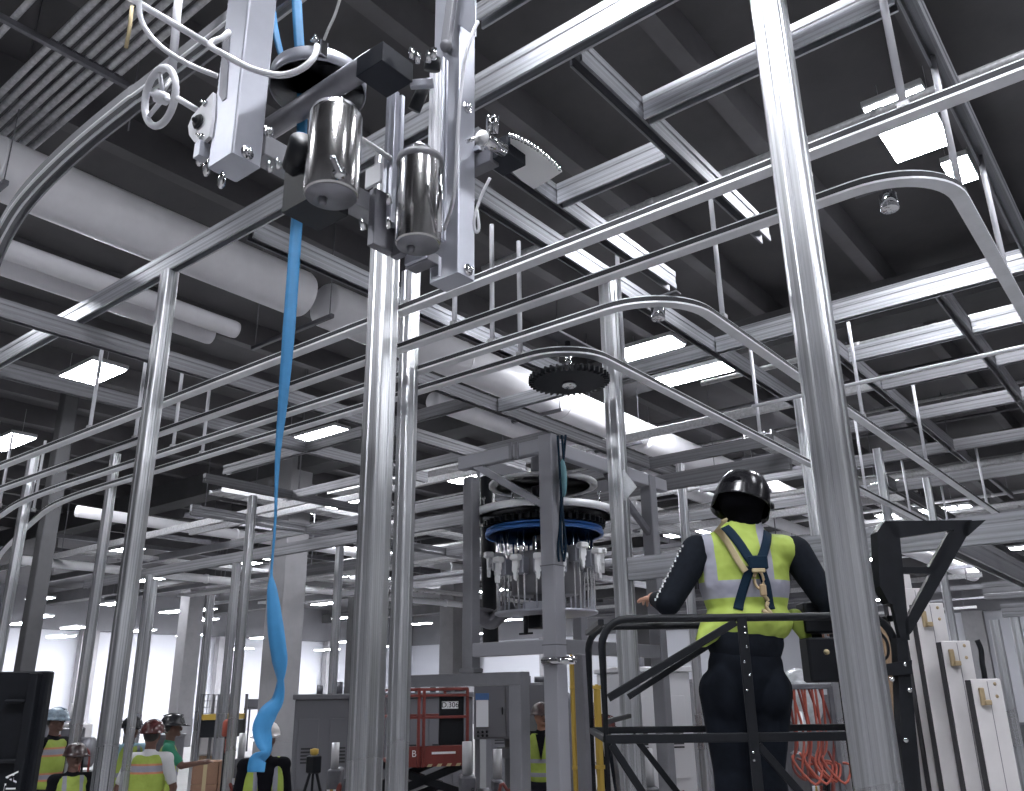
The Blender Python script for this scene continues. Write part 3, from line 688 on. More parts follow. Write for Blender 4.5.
a = atd(436, 268, 2.7); part(MB().bbox(a, .035, .012, .07, .002), 'tab_plate', SATIN, MA)
a = atd(374, 176, 2.68); part(MB().bbox(a, .07, .012, .07, .002), 'white_label_plate', WHITE, MA)
a = atd(268, 160, 2.55); b = atd(392, 226, 2.95); part(MB().bbox((a.x-.01, (a.y+b.y)/2+.02, a.z+.03), .07, b.y-a.y+.1, .07, .004), 'frame_bar', GREYP, MA)
for (u, v) in ((270, 168), (278, 165), (363, 226), (389, 200), (389, 224)): part(MB().lathe(atd(u, v, 2.5), [(.0, -.012), (.008, -.012), (.008, .008), (.004, .02)], 8, (.2, -.5, .7)), 'fitting', CHROME, MA)
# cables
def cable(pts, d, r, m, lb, nm='cable', cat='cable', par=None):
    P = smoothpath([tuple(atd(u, v, dd)) for (u, v), dd in zip(pts, d if isinstance(d, (list, tuple)) else [d]*len(pts))], 5)
    mb = MB().tube(P, r, 8)
    if par: return part(mb, nm, m, par)
    return tag(mb.build(nm, m), lb, cat)
cable([(478, 22), (473, 32), (466, 55), (461, 90), (458, 130), (456, 170), (453, 200), (444, 230)], [2.72, 2.7, 2.66, 2.64, 2.62, 2.6, 2.6, 2.68], .006, WHITE, '', 'cable', par=MA)
cable([(490, 178), (483, 192), (477, 208), (474, 222), (476, 232), (479, 228), (477, 210)], 2.72, .005, WHITE, '', 'cable', par=MA)
cable([(229, 32), (222, 38), (212, 42), (211, 47), (225, 55), (245, 66), (265, 73), (285, 75), (303, 68), (314, 57), (317, 46)], [2.28, 2.26, 2.24, 2.22, 2.2, 2.2, 2.18, 2.18, 2.18, 2.2, 2.25], .0085, WHITE, '', 'hose', par=MA)
cable([(324, 40), (328, 30), (336, 12), (345, -20)], 2.25, .004, GALV, '', 'cable', par=MA)
# handwheel with its pipes
hw = empty('valve_handwheel', atd(160, 97, 2.9), 0, 'round white three-spoke handwheel hanging on pipes at upper left', 'handwheel')
O = wloc(hw); tv = (CAM-O).normalized(); la = (M @ V(.24, 1, 0)).normalized(); la = (la-tv*la.dot(tv)).normalized(); pe = la.cross(tv)
if pe.dot(M @ V(1, 0, 0)) > 0: pe = -pe
nv = (pe*.89+tv*.45).normalized(); lb_ = nv.cross(la)
part(MB().tube([O+la*(.098*math.cos(2*PI*i/36))+lb_*(.098*math.sin(2*PI*i/36)) for i in range(36)], .0125, 10, True), 'rim', WHITE, hw)
for i in range(3):
    a = 2*PI*i/3+.5; part(MB().cyl(O-nv*.012, O+la*(.094*math.cos(a))+lb_*(.094*math.sin(a)), .009, 10, .007), 'spoke', WHITE, hw)
part(MB().lathe(O, [(.012, -.03), (.022, -.025), (.022, .015), (.01, .02), (.006, .035)], 16, nv), 'hub', WHITE, hw)
part(MB().cyl(O, atd(173, 75, 2.95), .008, 8), 'stem', GALV, hw)
part(MB().cyl(atd(172, 72, 2.95), atd(180, -20, 3.0), .0145, 12), 'down_pipe', WHITE, hw)
def small_pipe(pts, d, r, m, lb, cat='pipe'):
    P = [atd(u, v, d) for u, v in pts]; return tag(MB().tube(smoothpath([tuple(p) for p in P], 4) if len(P) > 2 else P, r, 10).build('air_pipe', m), lb, cat)
small_pipe([(120, -8), (213, 47)], 2.8, .0115, WHITE, 'straight white pipe crossing above the handwheel')
small_pipe([(141, -15), (139, 5), (142, 22), (152, 38), (168, 52), (190, 65), (217, 76)], 2.75, .009, WHITE, 'white hose looping down above the handwheel', 'hose')
small_pipe([(177, 98), (197, 110)], 2.7, .010, WHITE, 'short white pipe right of the handwheel')
tag(MB().tube([atd(132, 6, 3.6), atd(130, 25, 3.6), atd(126, 48, 3.6)], .008, 6).build('hanging_cord', LANY), 'thin tan cord hanging left of the handwheel pipes', 'cord')
# ================================================================ BLUE STRAP
def sheet(o, t=.0025): m_ = o.modifiers.new('thick', 'SOLIDIFY'); m_.thickness = t; return o
def ribbon(keys, thick=.003):
    """keys: (point, half width, angle) ; interpolated, twisting strip"""
    P = smoothpath([tuple(k[0]) for k in keys], 8); n = len(P); ws = []; an = []
    for i in range(n):
        t = i/8; j = min(int(t), len(keys)-2); f = t-j
        ws.append(keys[j][1]*(1-f)+keys[j+1][1]*f); an.append(keys[j][2]*(1-f)+keys[j+1][2]*f)
    vs = []; fs = []
    for i, p in enumerate(P):
        a = an[i]; d = V(math.cos(a), math.sin(a), 0); t = (P[min(i+1, n-1)]-P[max(i-1, 0)]).normalized(); d = (d-t*d.dot(t)).normalized(); nn = t.cross(d)*(thick/2)
        w = ws[i]; vs += [p-d*w, p-d*(w*.33)+nn, p+d*(w*.33)-nn, p+d*w]
    for i in range(n-1):
        for k in range(3): fs.append((i*4+k, i*4+k+1, i*4+5+k, i*4+4+k))
    return MB().add(vs, fs, True)
sd = math.hypot(*atd(298, 300, 2.62).to_2d())
right = math.atan2(.6247, .7807)
ks = [((295, -30), .017, .1), ((299, 40), .017, .2), ((302, 80), .017, .2), ((302, 130), .017, .3), ((299, 190), .018, .2), ((294, 260), .0185, .35), ((289, 330), .0185, .1), ((283, 400), .0145, .5), ((278, 450), .0095, .9), ((276, 490), .0065, 1.1),
      ((275, 520), .0055, 1.25), ((272, 560), .0055, 1.4), ((271, 575), .006, 1.3), ((272, 590), .0150, .8), ((276, 630), .0215, .1), ((280, 660), .0220, -.2), ((281, 680), .0185, -.9), ((278, 700), .021, -.5),
      ((268, 714), .024, .1), ((262, 728), .024, .3), ((264, 742), .0225, .7), ((266, 752), .017, 1.1), ((258, 760), .022, .5), ((256, 772), .0215, 0)]
st = empty('blue_strap', ath(298, 190, sd), 0, 'long blue webbing strap hanging from the machine, twisted and knotted at its lower end', 'strap')
sheet(part(ribbon([(ath(u, v, sd), w, right+a) for (u, v), w, a in ks]), 'webbing', BLUE, st))
sheet(part(ribbon([(ath(u, v, sd+.05), w, right+a) for (u, v), w, a in [((266, -30), .016, .7), ((270, -5), .016, .6), ((272, 12), .015, .5), ((275, 30), .013, .6), ((283, 60), .012, .6), ((300, 90), .012, .3)]]), 'webbing_return', BLUE, st))
# ================================================================ CAROUSEL MACHINE
cen = atp(546, 600, 7.3); chd = math.hypot(cen.x, cen.y)
def cz(v, hd=None, u=546): return ath(u, v, hd or chd).z
CAR = empty('carousel_machine', (cen.x, cen.y, cz(610)), 0, 'round carousel machine with white grippers and blue ring in its grey square-tube frame', 'machine')
cx, cy = cen.x, cen.y
zb = cz(611, chd-.4); 
def ringband(z, r, w, h, m, nm, par=None): return part(MB().lathe((cx, cy, z), [(r-w, 0), (r, 0), (r, h), (r-w, h), (r-w, 0)], 56), nm, m, par or CAR)
part(MB().lathe((cx, cy, zb), [(0, 0), (.44, 0), (.455, .006), (.455, .022), (0, .026)], 56), 'bottom_disc', SATIN, CAR)
zt = cz(497, chd-.6)
ringband(zt-.07, .66, .05, .055, RAIL, 'track_ring')
ringband(cz(477, chd-.4), .50, .07, .03, WPLAS, 'cam_ring')
zbl = cz(523, chd-.5)
ringband(zbl-.028, .535, .03, .03, BLUEM, 'blue_ring'); ringband(zbl+.012, .525, .03, .02, BLUEM, 'blue_ring')
# toothed ring
poly = []
for k in range(48):
    a = 2*PI*k/48
    for da, r in ((-.035, .50), (-.02, .555), (.02, .555), (.035, .50)): poly.append((cx+r*math.cos(a+da), cy+r*math.sin(a+da)))
part(MB().prism(poly, (0, 0, cz(512, chd-.5)-.05), (1, 0, 0), (0, 1, 0), (0, 0, 1), .05), 'toothed_ring', BLACKM, CAR)
part(MB().lathe((cx, cy, zb), [(.11, 0), (.11, zt-zb+.5)], 24), 'centre_drum', DARKST, CAR)
part(MB().lathe((cx, cy, cz(595, chd)), [(.30, 0), (.30, .34), (.27, .36), (.12, .36)], 40), 'inner_drum', GREYP, CAR)
NC = 16
zg = cz(552, chd-.45)
for k in range(NC):
    a = 2*PI*(k+.35)/NC; d = V(math.cos(a), math.sin(a), 0); tn = V(-d.y, d.x, 0); c = V(cx, cy, 0)+d*.43
    low = .10 if k in (11, 12, 13, 14) else (.0 if k % 2 else .03)
    top = zt-.04
    car = part(MB().bbox(c+V(0, 0, zg-low), .10, .10, .14, .006, Matrix.Rotation(a, 3, 'Z')), 'carrier', SATIN, CAR)
    for s in (-1, 1): part(MB().cyl(c+tn*.03*s+V(0, 0, zb+.02), c+tn*.03*s+V(0, 0, top), .0085, 8), 'guide_rod', CHROME, car)
    # white gripper: cap, fork with two jagged prongs
    g = c+d*.085+V(0, 0, zg-low)
    gp = part(MB().bbox(g+V(0, 0, .06), .075, .085, .05, .012, Matrix.Rotation(a, 3, 'Z')), 'gripper', WPLAS, car)
    def loc(x, z): return (x, z)
    fk = [(-.03, .04), (-.034, -.05), (-.02, -.075), (-.018, -.12), (0, -.135), (.012, -.10), (.008, -.075), (.022, -.06), (.014, -.04), (.03, -.02), (.03, .04)]
    k2 = MB().prism(fk, g+d*(-.012), tn, (0, 0, 1), d, .024); part(k2, 'gripper_fork', WPLAS, gp) if False else k2.build('gripper_fork', WPLAS, car, origin=wloc(car)).__setattr__('location', (0, 0, 0))
    part(MB().cbox(c+V(0, 0, top-.03), .05, .05, .05, Matrix.Rotation(a, 3, 'Z')), 'rod_head', DARKST, CAR)
    if k % 2 == 0: part(MB().lathe(V(cx, cy, 0)+d*.56+V(0, 0, zt), [(.02, 0), (.02, .03), (.008, .03), (.008, .09), (.02, .09), (.012, .11)], 10), 'roller', CHROME, CAR)
e4 = M @ V(1, 0, 0)
part(MB().bbox(atp(539, 606, 6.95), .26, .10, .07, .006, Matrix.Rotation(.4, 3, 'Z')), 'drive_beam', SATIN, CAR)
part(MB().bbox(atp(538, 622, 7.1), .14, .12, .11, .01), 'drive_motor', BLACKM, CAR)
part(MB().cyl(atp(526, 616, 7), atp(526, 634, 7), .02, 10), 'shaft', BLACKM, CAR)
part(MB().cyl(atp(519, 634, 7), atp(533, 633, 7), .009, 8), 'lever', BLACKM, CAR)
part(MB().cyl(atp(545, 634, 6.9), atp(556, 637, 6.9), .009, 8), 'lever', BLACKM, CAR)
# frame: square tubes
FB = atp(556, 690, 6.5); fy, fx = FB.y, FB.x
FR = CAR
ztop = ath(551, 436, math.hypot(fx, fy)).z; ps = .135
def fpost(x, y, z0, z1, m=GREYP, w=ps): return part(MB().sweep([(x, y, z0), (x, y, z1)], rrect(w, w, .012), (0, 1, 0)), 'post', m, FR)
fp = fpost(fx, fy, 0, ztop, mat('frame_grey', (.30, .30, .33), .45, .2)); FRM = fp.data.materials[0]
for v in (566, 645): part(MB().cbox((fx, fy, ath(556, v, math.hypot(fx, fy)).z), ps+.006, ps+.006, .008), 'joint_line', DARKST, fp)
lx = fx-.86; ry = fy+1.62
fpost(lx, fy, 2.16, ath(471, 478, math.hypot(lx, fy)).z, GREYP, .11)
fpost(fx, ry, 0, ath(660, 476, math.hypot(fx, ry)).z, GREYP, .12)
fpost(lx, ry, 0, ztop-.1, GREYP, .11)
def fbar(p0, p1, w, h, m=FRM, nm='bar'): return part(MB().sweep([p0, p1], rrect(w, h, .01)), nm, m, FR)
zu = aty(530, 449, fy).z
fbar((lx-.12, fy, zu), (fx-.05, fy, zu), .09, .12); fbar((fx, fy+.05, ztop-.1), (fx, ry+.3, ztop-.1), .09, .12); fbar((lx, fy, zu), (lx, ry, zu), .09, .12, GREYP)
fbar((lx, ry, zu), (fx, ry, zu), .09, .12, GREYP)
part(MB().sweep([(lx+.02, fy, zu-.02), (fx-.03, fy, aty(545, 508, fy).z)], rrect(.05, .06, .008)), 'diagonal_brace', FRM, FR)
part(MB().sweep([(fx, ry-.75, ztop-.15), (fx, ry-.03, aty(655, 534, ry).z)], rrect(.05, .06, .008)), 'diagonal_brace', DARKST, FR)
for u in (509, 515): part(MB().cbox(aty(u+2, 451, fy-.05), .03, .03, .15), 'clamp', GREYP, FR)
zl = aty(520, 648, fy).z
fbar((lx, fy, zl), (fx-.05, fy, zl), .09, .11); fbar((fx, fy+.05, zl), (fx, ry, zl), .09, .11, GREYP)
xg0 = aty(400, 680, fy).x; xg1 = aty(519, 680, fy).x; zg1 = aty(460, 680, fy).z
fbar((xg0, fy, zg1), (xg1+.06, fy, zg1), .12, .10, GREYP, 'lower_beam'); fpost(xg1, fy, 0, zg1-.05, GREYP, .12)
part(MB().bbox((lx, fy, zg1+.07), .16, .13, .04, .01), 'foot', GREYP, FR)
for dd in (-.04, .0, .03):
    pts = [ath(559+dd*60, v, math.hypot(fx, fy)-.02+dd) for v in (436, 470, 510, 545, 562)]
    part(MB().tube(smoothpath([tuple(p+V(.03+.02*math.sin(i*2+dd*50), 0, 0)) for i, p in enumerate(pts)], 4), .011, 6), 'blue_cable', HARN, FR)
part(MB().ball(atp(563, 478, 6.45), .035, .03, .16, None, 12, 10), 'cable_pouch', mat('pouch_teal', (.12, .26, .30), .6), FR)
part(MB().cyl(aty(543, 661, fy-.1), aty(575, 660, fy-.1), .03, 10), 'clamp_pin', CHROME, FR)
o = tag(MB().cyl(atp(487, 478, 8.0), atp(491, 655, 7.85), .075, 18).build('black_pipe', BLACKM), 'thick black vertical pipe beside the left post of the carousel frame', 'pipe')
q = CAR
part(MB().tube(smoothpath([tuple(atp(u, v, 7.5)) for u, v in [(482, 610), (484, 619), (492, 622), (500, 615), (515, 608)]], 5), .065, 14), 'elbow_pipe', DARKST, q)
part(MB().lathe(atp(484, 612, 7.5), [(0, 0), (.08, 0), (.085, .01), (.085, .03), (0, .03)], 18, (.1, .1, 1)), 'flange', DARKST, q)
k = MB(); pp = [atp(u, v, 5.6) for u, v in [(617, 463), (627, 474), (637, 487), (628, 497), (618, 508), (614, 486)]]
dn = (M @ V(0, 0, 1))*.006
vs = pp+[p-dn for p in pp]; k.add(vs, [(0, 1, 2, 3, 4, 5), (11, 10, 9, 8, 7, 6)]+[(i, (i+1) % 6, 6+(i+1) % 6, 6+i) for i in range(6)])
tag(k.build('plastic_sheet', PLASTIC), 'crinkled clear plastic sheet taped to the post right of the carousel', 'sheet')
k = MB(); k.cyl(atp(606, 432, 6.4), atp(606, 430, 6.6), .01, 6)

# ================================================================ WORK LIFT (nearest), black
RX = V(.7807, .6247, 0).normalized(); FY = V(-RX.y, RX.x, 0)
L0 = atp(604, 690, 3.5); L0.z = 0
LZ = 1.27
LIFT = empty('aerial_work_lift', (L0.x, L0.y, 0), 0, 'black tube basket of the work lift that the near worker stands in', 'work lift')
def lp(u, v, d): return atp(u, v, d)
D1, D2 = 3.5, 4.12
zr1 = atp(700, 618, D1).z; zr2 = atp(660, 626, D2).z
def X(u, d): p = atp(u, 690, d); return (p-L0).dot(RX)
def P(x, y, z): return V(L0.x, L0.y, 0)+RX*x+FY*y+V(0, 0, z)
xL = X(604, D1); xR = X(902, D1); dy = (D2-D1)/.944
def railcurve(y, zr, nm):
    r = .11; pts = [P(xL, y, LZ+.02), P(xL, y, zr-r)]
    for k in range(1, 7): a = PI/2*k/6; pts.append(P(xL+r-r*math.cos(a), y, zr-r+r*math.sin(a)))
    pts.append(P((xL+xR)/2, y, zr)); 
    for k in range(0, 7): a = PI/2*k/6; pts.append(P(xR-r+r*math.sin(a), y, zr-r+r*math.cos(a)))
    pts.append(P(xR, y, LZ+.02)); return part(MB().tube(pts, .0165, 12), nm, BLACKM, LIFT)
railcurve(0, zr1, 'front_guard_tube'); railcurve(dy, zr2, 'rear_guard_tube')
def bar(p0, p1, w, h, nm='guard_bar', up=(0, 0, 1)): return part(MB().sweep([p0, p1], rrect(w, h, .004), up), nm, BLACKM, LIFT)
zm1 = atp(700, 738, D1).z; zm2 = atp(700, 729, D2).z
bar(P(xL, 0, zm1), P(xR, 0, zm1), .018, .035); bar(P(xL, dy, zm2), P(xR, dy, zm2), .018, .03)
for z_ in (zm1, (zr1+zr2)/2-.02): bar(P(xL, 0, z_), P(xL, dy, z_+(zm2-zm1 if z_ == zm1 else 0)), .025, .025); bar(P(xR, 0, z_), P(xR, dy, z_), .025, .025)
xc = X(748, D1); cp = bar(P(xc, -.012, LZ), P(xc, -.012, zr1), .042, .012, 'centre_post', tuple(FY))
k = MB()
for v in (627, 633, 647, 662, 675, 690, 752, 760): k.lathe(P(xc+.008*(1 if v % 2 else -1), -.02, atp(750, v, D1).z), [(0, -.003), (.005, -.003), (.005, .003)], 8, tuple(-FY))
part(k, 'rivets', CHROME, cp)['kind'] = 'stuff'
bar(P(X(608, D1), 0, atp(608, 698, D1).z), P(X(742, D1), 0, atp(742, 622, D1).z), .02, .032); bar(P(X(628, D2), dy, atp(628, 697, D2).z), P(X(735, D2), dy, atp(735, 632, D2).z), .018, .028)
bar(P(xL+.02, 0, zm1-.02), P(X(700, D1), 0, LZ+.05), .018, .03); bar(P(X(630, D2), dy, zm2-.02), P(X(716, D2), dy, LZ+.1), .018, .028)
bar(P(xc+.02, 0, zm1-.03), P(X(870, D1), 0, LZ+.05), .018, .03)
bar(P(xL, 0, atp(604, 722, D1).z), P(X(628, D2), dy, atp(628, 716, D2).z), .02, .02)
part(MB().box(0, 1, 0, 1, 0, 1), 'x', BLACKM, LIFT) if False else None
k = MB(); k.add([P(x, y, z) for x in (xL, xR) for y in (-.03, dy+.15) for z in (LZ-.05, LZ+.0)], [(0, 1, 3, 2), (4, 6, 7, 5), (0, 4, 5, 1), (2, 3, 7, 6), (0, 2, 6, 4), (1, 5, 7, 3)]); part(k, 'deck', BLACKM, LIFT)
for (a, b) in ((.1, 1.1), (1.1, .1)): bar(P(a, .1, .42), P(b, .1, LZ-.05), .03, .07, 'scissor_arm'); bar(P(a, dy, .42), P(b, dy, LZ-.05), .03, .07, 'scissor_arm')
k = MB(); k.add([P(x, y, z) for x in (xL, xR) for y in (-.03, dy+.1) for z in (.14, .42)], [(0, 1, 3, 2), (4, 6, 7, 5), (0, 4, 5, 1), (2, 3, 7, 6), (0, 2, 6, 4), (1, 5, 7, 3)]); part(k, 'chassis', BLACKM, LIFT)
for x_ in (.15, 1.1):
    for y_ in (-.02, dy+.08): part(MB().cyl(P(x_, y_-.04, .12), P(x_, y_+.04, .12), .12, 20), 'wheel', SEAL, LIFT)
# right post with its triangular bracket
def quadplate(pts, d, t, nm, m=BLACKM, par=LIFT, lb=None):
    A = [atp(u, v, d) for u, v in pts]; n = len(A); B = [a+FY*t for a in A]
    return part(MB().add(A+B, [tuple(range(n)), tuple(reversed(range(n, 2*n)))]+[(i, (i+1) % n, n+(i+1) % n, n+i) for i in range(n)]), nm, m, par, lb)
DB = 3.42
quadplate([(897, 638), (907, 638), (923, 800), (904, 800)], DB, .06, 'right_post')
BR = quadplate([(885, 521), (899, 527), (910, 640), (901, 641), (893, 606)], DB, .03, 'bracket_plate')
quadplate([(877, 532), (885, 521), (899, 606), (889, 603), (880, 586)], DB, .07, 'bracket_side')
for pts in ([(885, 521), (972, 520), (965, 528), (896, 538)], [(956, 527), (972, 520), (968, 534), (912, 632), (905, 640), (905, 622)], [(899, 567), (937, 567), (932, 574), (900, 573)], [(950, 530), (958, 533), (934, 574), (929, 568)], [(965, 521), (986, 520), (968, 536), (962, 535)]):
    quadplate(pts, DB, .03, 'bracket_rib')
for (u, v) in ((906, 664), (892, 679), (910, 690), (893, 738), (906, 740)): part(MB().lathe(atp(u, v, DB-.01), [(0, -.01), (.008, -.01), (.01, 0)], 8, tuple(-FY)), 'bolt_head', CHROME, LIFT)
quadplate([(886, 664), (912, 660), (912, 674), (887, 676)], DB-.01, .03, 'hinge_block')
cable([(874, 615), (880, 632), (887, 642), (888, 655), (882, 662), (881, 672)], 3.5, .006, BLACK, '', 'control_cable', par=LIFT)
# control box on the rail
CB = empty('lift_control_box', atp(824, 660, 3.85), 0, 'black control box hanging on the basket rail at the right hand of the worker', 'control box')
rot = math.atan2(RX.y, RX.x); RZ = Matrix.Rotation(rot, 3, 'Z')
part(MB().bbox(atp(826, 660, 3.8), .19, .12, .19, .012, RZ), 'case', BLACK, CB)
part(MB().bbox(atp(818, 618, 3.85), .16, .12, .14, .012, RZ), 'joystick_housing', BLACK, CB)
part(MB().cyl(atp(826, 604, 3.8), atp(828, 590, 3.8), .012, 10), 'joystick', BLACK, CB)
part(MB().lathe(atp(827, 652, 3.7), [(0, -.01), (.012, -.01), (.012, 0)], 12, tuple(-FY)), 'button', LANY, CB)
part(MB().bbox(atp(812, 648, 3.92), .10, .05, .25, .01, RZ), 'hanging_bracket', BLACK, CB)
# wooden board
tag(MB().sweep([atp(889, 690, 3.9).xy.to_3d(), V(*atp(889, 690, 3.9).xy, atp(884, 626, 3.9).z)], rrect(.065, .03, .003), tuple(FY)).build('wooden_board', WOOD, None), 'upright brown wooden board standing behind the black right post of the lift', 'board')
# white panels
edges = [(899, 574, 4.14), (914, 588, 4.08), (926, 603, 4.02), (947, 641, 3.94), (970, 679, 3.86)]
for k, (u, vt, d) in enumerate(edges):
    b = atp(u, 690, d); top = ath(u, vt, math.hypot(b.x, b.y)).z
    w = .135 if k != 2 else .14; o = empty('insulated_panel', (b.x, b.y, 0), rot, 'white upright panel at right, %s of the row' % ('leftmost and tallest', 'second from the left', 'third from the left with a brown latch', 'second from the right with a latch', 'lowest and rightmost')[k], 'panel', None)
    MB().bbox((w/2, 0, top/2), w, .045, top, .004).build('board', PANELW, o)
    MB().box(-.006, 0, -.02, .02, 0, top-.005).build('edge_seal', SEAL, o)
    if k: MB().box(w*.52, w*.52+.003, -.0235, -.022, 0, top-.01).build('seam', GREYP, o)
    if k >= 2:
        lt = MB().bbox((.035, -.030, top-.075), .022, .016, .075, .004).build('latch', BRASS, o)
        MB().bbox((.052, -.036, top-.10), .03, .02, .022, .004).build('latch_hook', BRASS, lt)
        for z_ in (.022, .075): MB().lathe((w-.03, -.023, top-z_), [(0, -.003), (.006, -.003), (.008, 0)], 10, (0, 1, 0)).build('screw', BRASS, o)
tag(MB().tube(smoothpath([tuple(atp(u, v, 4.0)) for u, v in [(977, 640), (981, 650), (982, 662), (984, 672), (985, 680)]], 4), .012, 8).build('black_strap', BLACK), 'short twisted black strap hanging behind the lowest white panel', 'strap')
# ================================================================ PEOPLE
def remesh(o, vox, sm=4, fac=.5):
    r = o.modifiers.new('remesh', 'REMESH'); r.mode = 'VOXEL'; r.voxel_size = vox; r.use_smooth_shade = True
    s = o.modifiers.new('smooth', 'SMOOTH'); s.iterations = sm; s.factor = fac
    return o
VESTP = vest_mat('vest_plain', [(1.12, 1.17)], (.07, .115, 1.17))
VESTT = vest_mat('vest_trim', [(1.05, 1.10), (1.31, 1.37)], None, trim=(.55, .22, .12))
VESTF = vest_mat('vest_two_bands', [(1.0, 1.045), (1.15, 1.195)], None)
def helmet(root, c, tilt, m, face, brimr=.155):
    """c centre of head top sphere, local"""
    R = Matrix.Rotation(face, 3, 'Z') @ Matrix.Rotation(tilt, 3, 'X')
    k = MB()
    prof = [(.002, .125), (.045, .120), (.085, .098), (.112, .062), (.124, .02), (.128, -.005)]
    n = 28; vs = []; ax = len(prof)
    for i in range(n):
        g = 2*PI*i/n
        for r, t in prof: vs.append(Vector(c)+R @ V(r*math.cos(g), r*1.14*math.sin(g), t))
    for i in range(n):
        g = 2*PI*i/n; br = .132+(.05 if math.sin(g) > .2 else .012)*max(0, math.sin(g))+.006
        vs.append(Vector(c)+R @ V(br*math.cos(g), br*1.16*math.sin(g), -.012-.02*max(0, math.sin(g))))
    for i in range(n):
        g = 2*PI*i/n; vs.append(Vector(c)+R @ V(.118*math.cos(g), .118*1.14*math.sin(g), -.02))
    fs = []
    for i in range(n):
        j = (i+1) % n
        for q in range(ax-1): fs.append((i*ax+q, j*ax+q, j*ax+q+1, i*ax+q+1))
        fs.append((i*ax+ax-1, j*ax+ax-1, n*ax+j, n*ax+i)); fs.append((n*ax+i, n*ax+j, n*ax+n+j, n*ax+n+i))
    k.add(vs, fs, True); o = k.build('hard_hat', m, root)
    rd = MB().sweep([Vector(c)+R @ V(0, -.12+.24*q/8,   .095+.027*math.sin(PI*q/8)) for q in range(9)], rrect(.03, .012, .003)); rd.build('hat_ridge', m, o)
    return o
def person(u, d, top, face, lb, shirt, vest, hat, skin, arms, grp=None, openv=False, lean=0, head_turn=0):
    """arms: two lists of (elbow, wrist) offsets in metres from the shoulder"""
    b = atp(u, 690, d); ztop = ath(u, top, math.hypot(b.x, b.y)).z; s = max(.85, min(1.12, ztop/1.83))
    root = empty('person', (b.x, b.y, 0), face, lb, 'person', grp); root.scale = (s, s, s)
    sh = [V(-.185, 0, 1.43), V(.185, 0, 1.43)]
    body = MB(); hd = V(0, .02+lean, 1.66)
    R = Matrix.Rotation(head_turn, 3, 'Z')
    body.ball(hd, .077, .097, .115, R); body.cap(V(0, lean*.5, 1.40), hd-V(0, .01, .05), .06, .055)
    body.ball(hd+R @ V(0, .10, -.01), .014, .02, .026, R, 8, 6); body.ball(hd+R @ V(0, .078, -.075), .032, .025, .022, R, 8, 6)
    for sx in (-1, 1): body.ball(hd+R @ V(sx*.078, 0, -.005), .012, .022, .032, R, 8, 6)
    body.ball((0, 0, 1.22), .16, .105, .26); body.ball((0, 0, .98), .155, .115, .17)
    shirtm = MB(); shirtm.ball((0, 0, 1.24), .178, .122, .26); shirtm.ball((0, 0, .99), .172, .13, .16); shirtm.cap(sh[0], sh[1], .075, .075)
    shirtm.cap(V(0, lean*.4, 1.42), V(0, lean*.6, 1.49), .075, .068)
    hands = []
    for i, (el, wr) in enumerate(arms):
        e = sh[i]+V(*el); w = e+V(*wr)
        body.cap(sh[i], e, .05, .04); body.cap(e, w, .038, .027)
        dr = (w-e).normalized(); sd = dr.cross(V(0, 0, 1)) if abs(dr.z) < .9 else V(0, 1, 0); sd.normalize(); up = sd.cross(dr)
        body.cap(w, w+dr*.07, .028, .032)
        for f in range(4): 
            q = w+dr*.08+sd*(-.027+.018*f); body.cap(q, q+dr*(.055-.006*abs(f-1.3))-up*.02, .0105, .008, 8)
        q = w+dr*.03+sd*.03; body.cap(q, q+dr*.035+sd*.03, .012, .009, 8)
        short = shirt[1]
        shirtm.cap(sh[i], sh[i]+(e-sh[i])*(.75 if short else 1), .062, .056)
        if not short: shirtm.cap(e, e+(w-e)*.93, .05, .036)
    trous = MB(); trous.ball((0, 0, .93), .172, .128, .12)
    for sx in (-1, 1):
        body.cap((sx*.09, 0, .9), (sx*.11, .02, .5), .075, .052); body.cap((sx*.11, .02, .5), (sx*.12, 0, .1), .05, .035); body.cap((sx*.12, -.02, .05), (sx*.13, .14, .035), .038, .032)
        trous.cap((sx*.09, 0, .9), (sx*.11, .02, .5), .097, .072); trous.cap((sx*.11, .02, .5), (sx*.12, 0, .12), .072, .062)
        bt = MB(); bt.cap((sx*.12, -.03, .065), (sx*.13, .15, .045), .052, .044); bt.cap((sx*.12, -.02, .08), (sx*.12, -.01, .2), .052, .055); remesh(bt.build('boot', BLACK, root), .012, 2)
    remesh(body.build('body', skin, root), .009, 3); remesh(shirtm.build('shirt', shirt[0], root), .013, 4); remesh(trous.build('trousers', PANTS, root), .013, 4)
    # face marks
    fh = MB(); fh.ball(hd+V(0, -.02, .02), .084, .095, .10, R); 
    hr = fh.build('hair', HAIR, root); hr.location = R @ V(0, -.015, .01)
    for sx in (-1, 1): MB().ball(hd+R @ V(sx*.03, .091, .012), .012, .008, .008, R, 8, 6).build('eye', BLACK, root)
    MB().ball(hd+R @ V(0, .093, -.05), .024, .008, .006, R, 8, 6).build('mouth', SKIND, root)
    if vest:
        v = MB()
        if openv:
            for sx in (-1, 1): v.ball((sx*.115, .0, 1.17), .085, .145, .30); v.cap((sx*.10, 0, 1.40), (sx*.13, 0, 1.46), .06, .05)
            v.ball((0, -.03, 1.17), .17, .12, .30)
        else:
            v.ball((0, 0, 1.20), .197, .140, .31); v.cap((-.12, 0, 1.42), (.12, 0, 1.42), .082, .082); v.ball((0, 0, 1.0), .185, .145, .12)
        vo = v.build('vest', vest, root); remesh(vo, .014, 4)
        if not openv and vest is VESTF:
            MB().prism([(-.06, 1.47), (0, 1.18), (.06, 1.47)], (0, .135, 0), (1, 0, 0), (0, 0, 1), (0, 1, 0), .02).build('shirt_opening', shirt[0], root)
    if hat: helmet(root, hd+V(0, -.005, .045), .02, hat, head_turn)
    return root
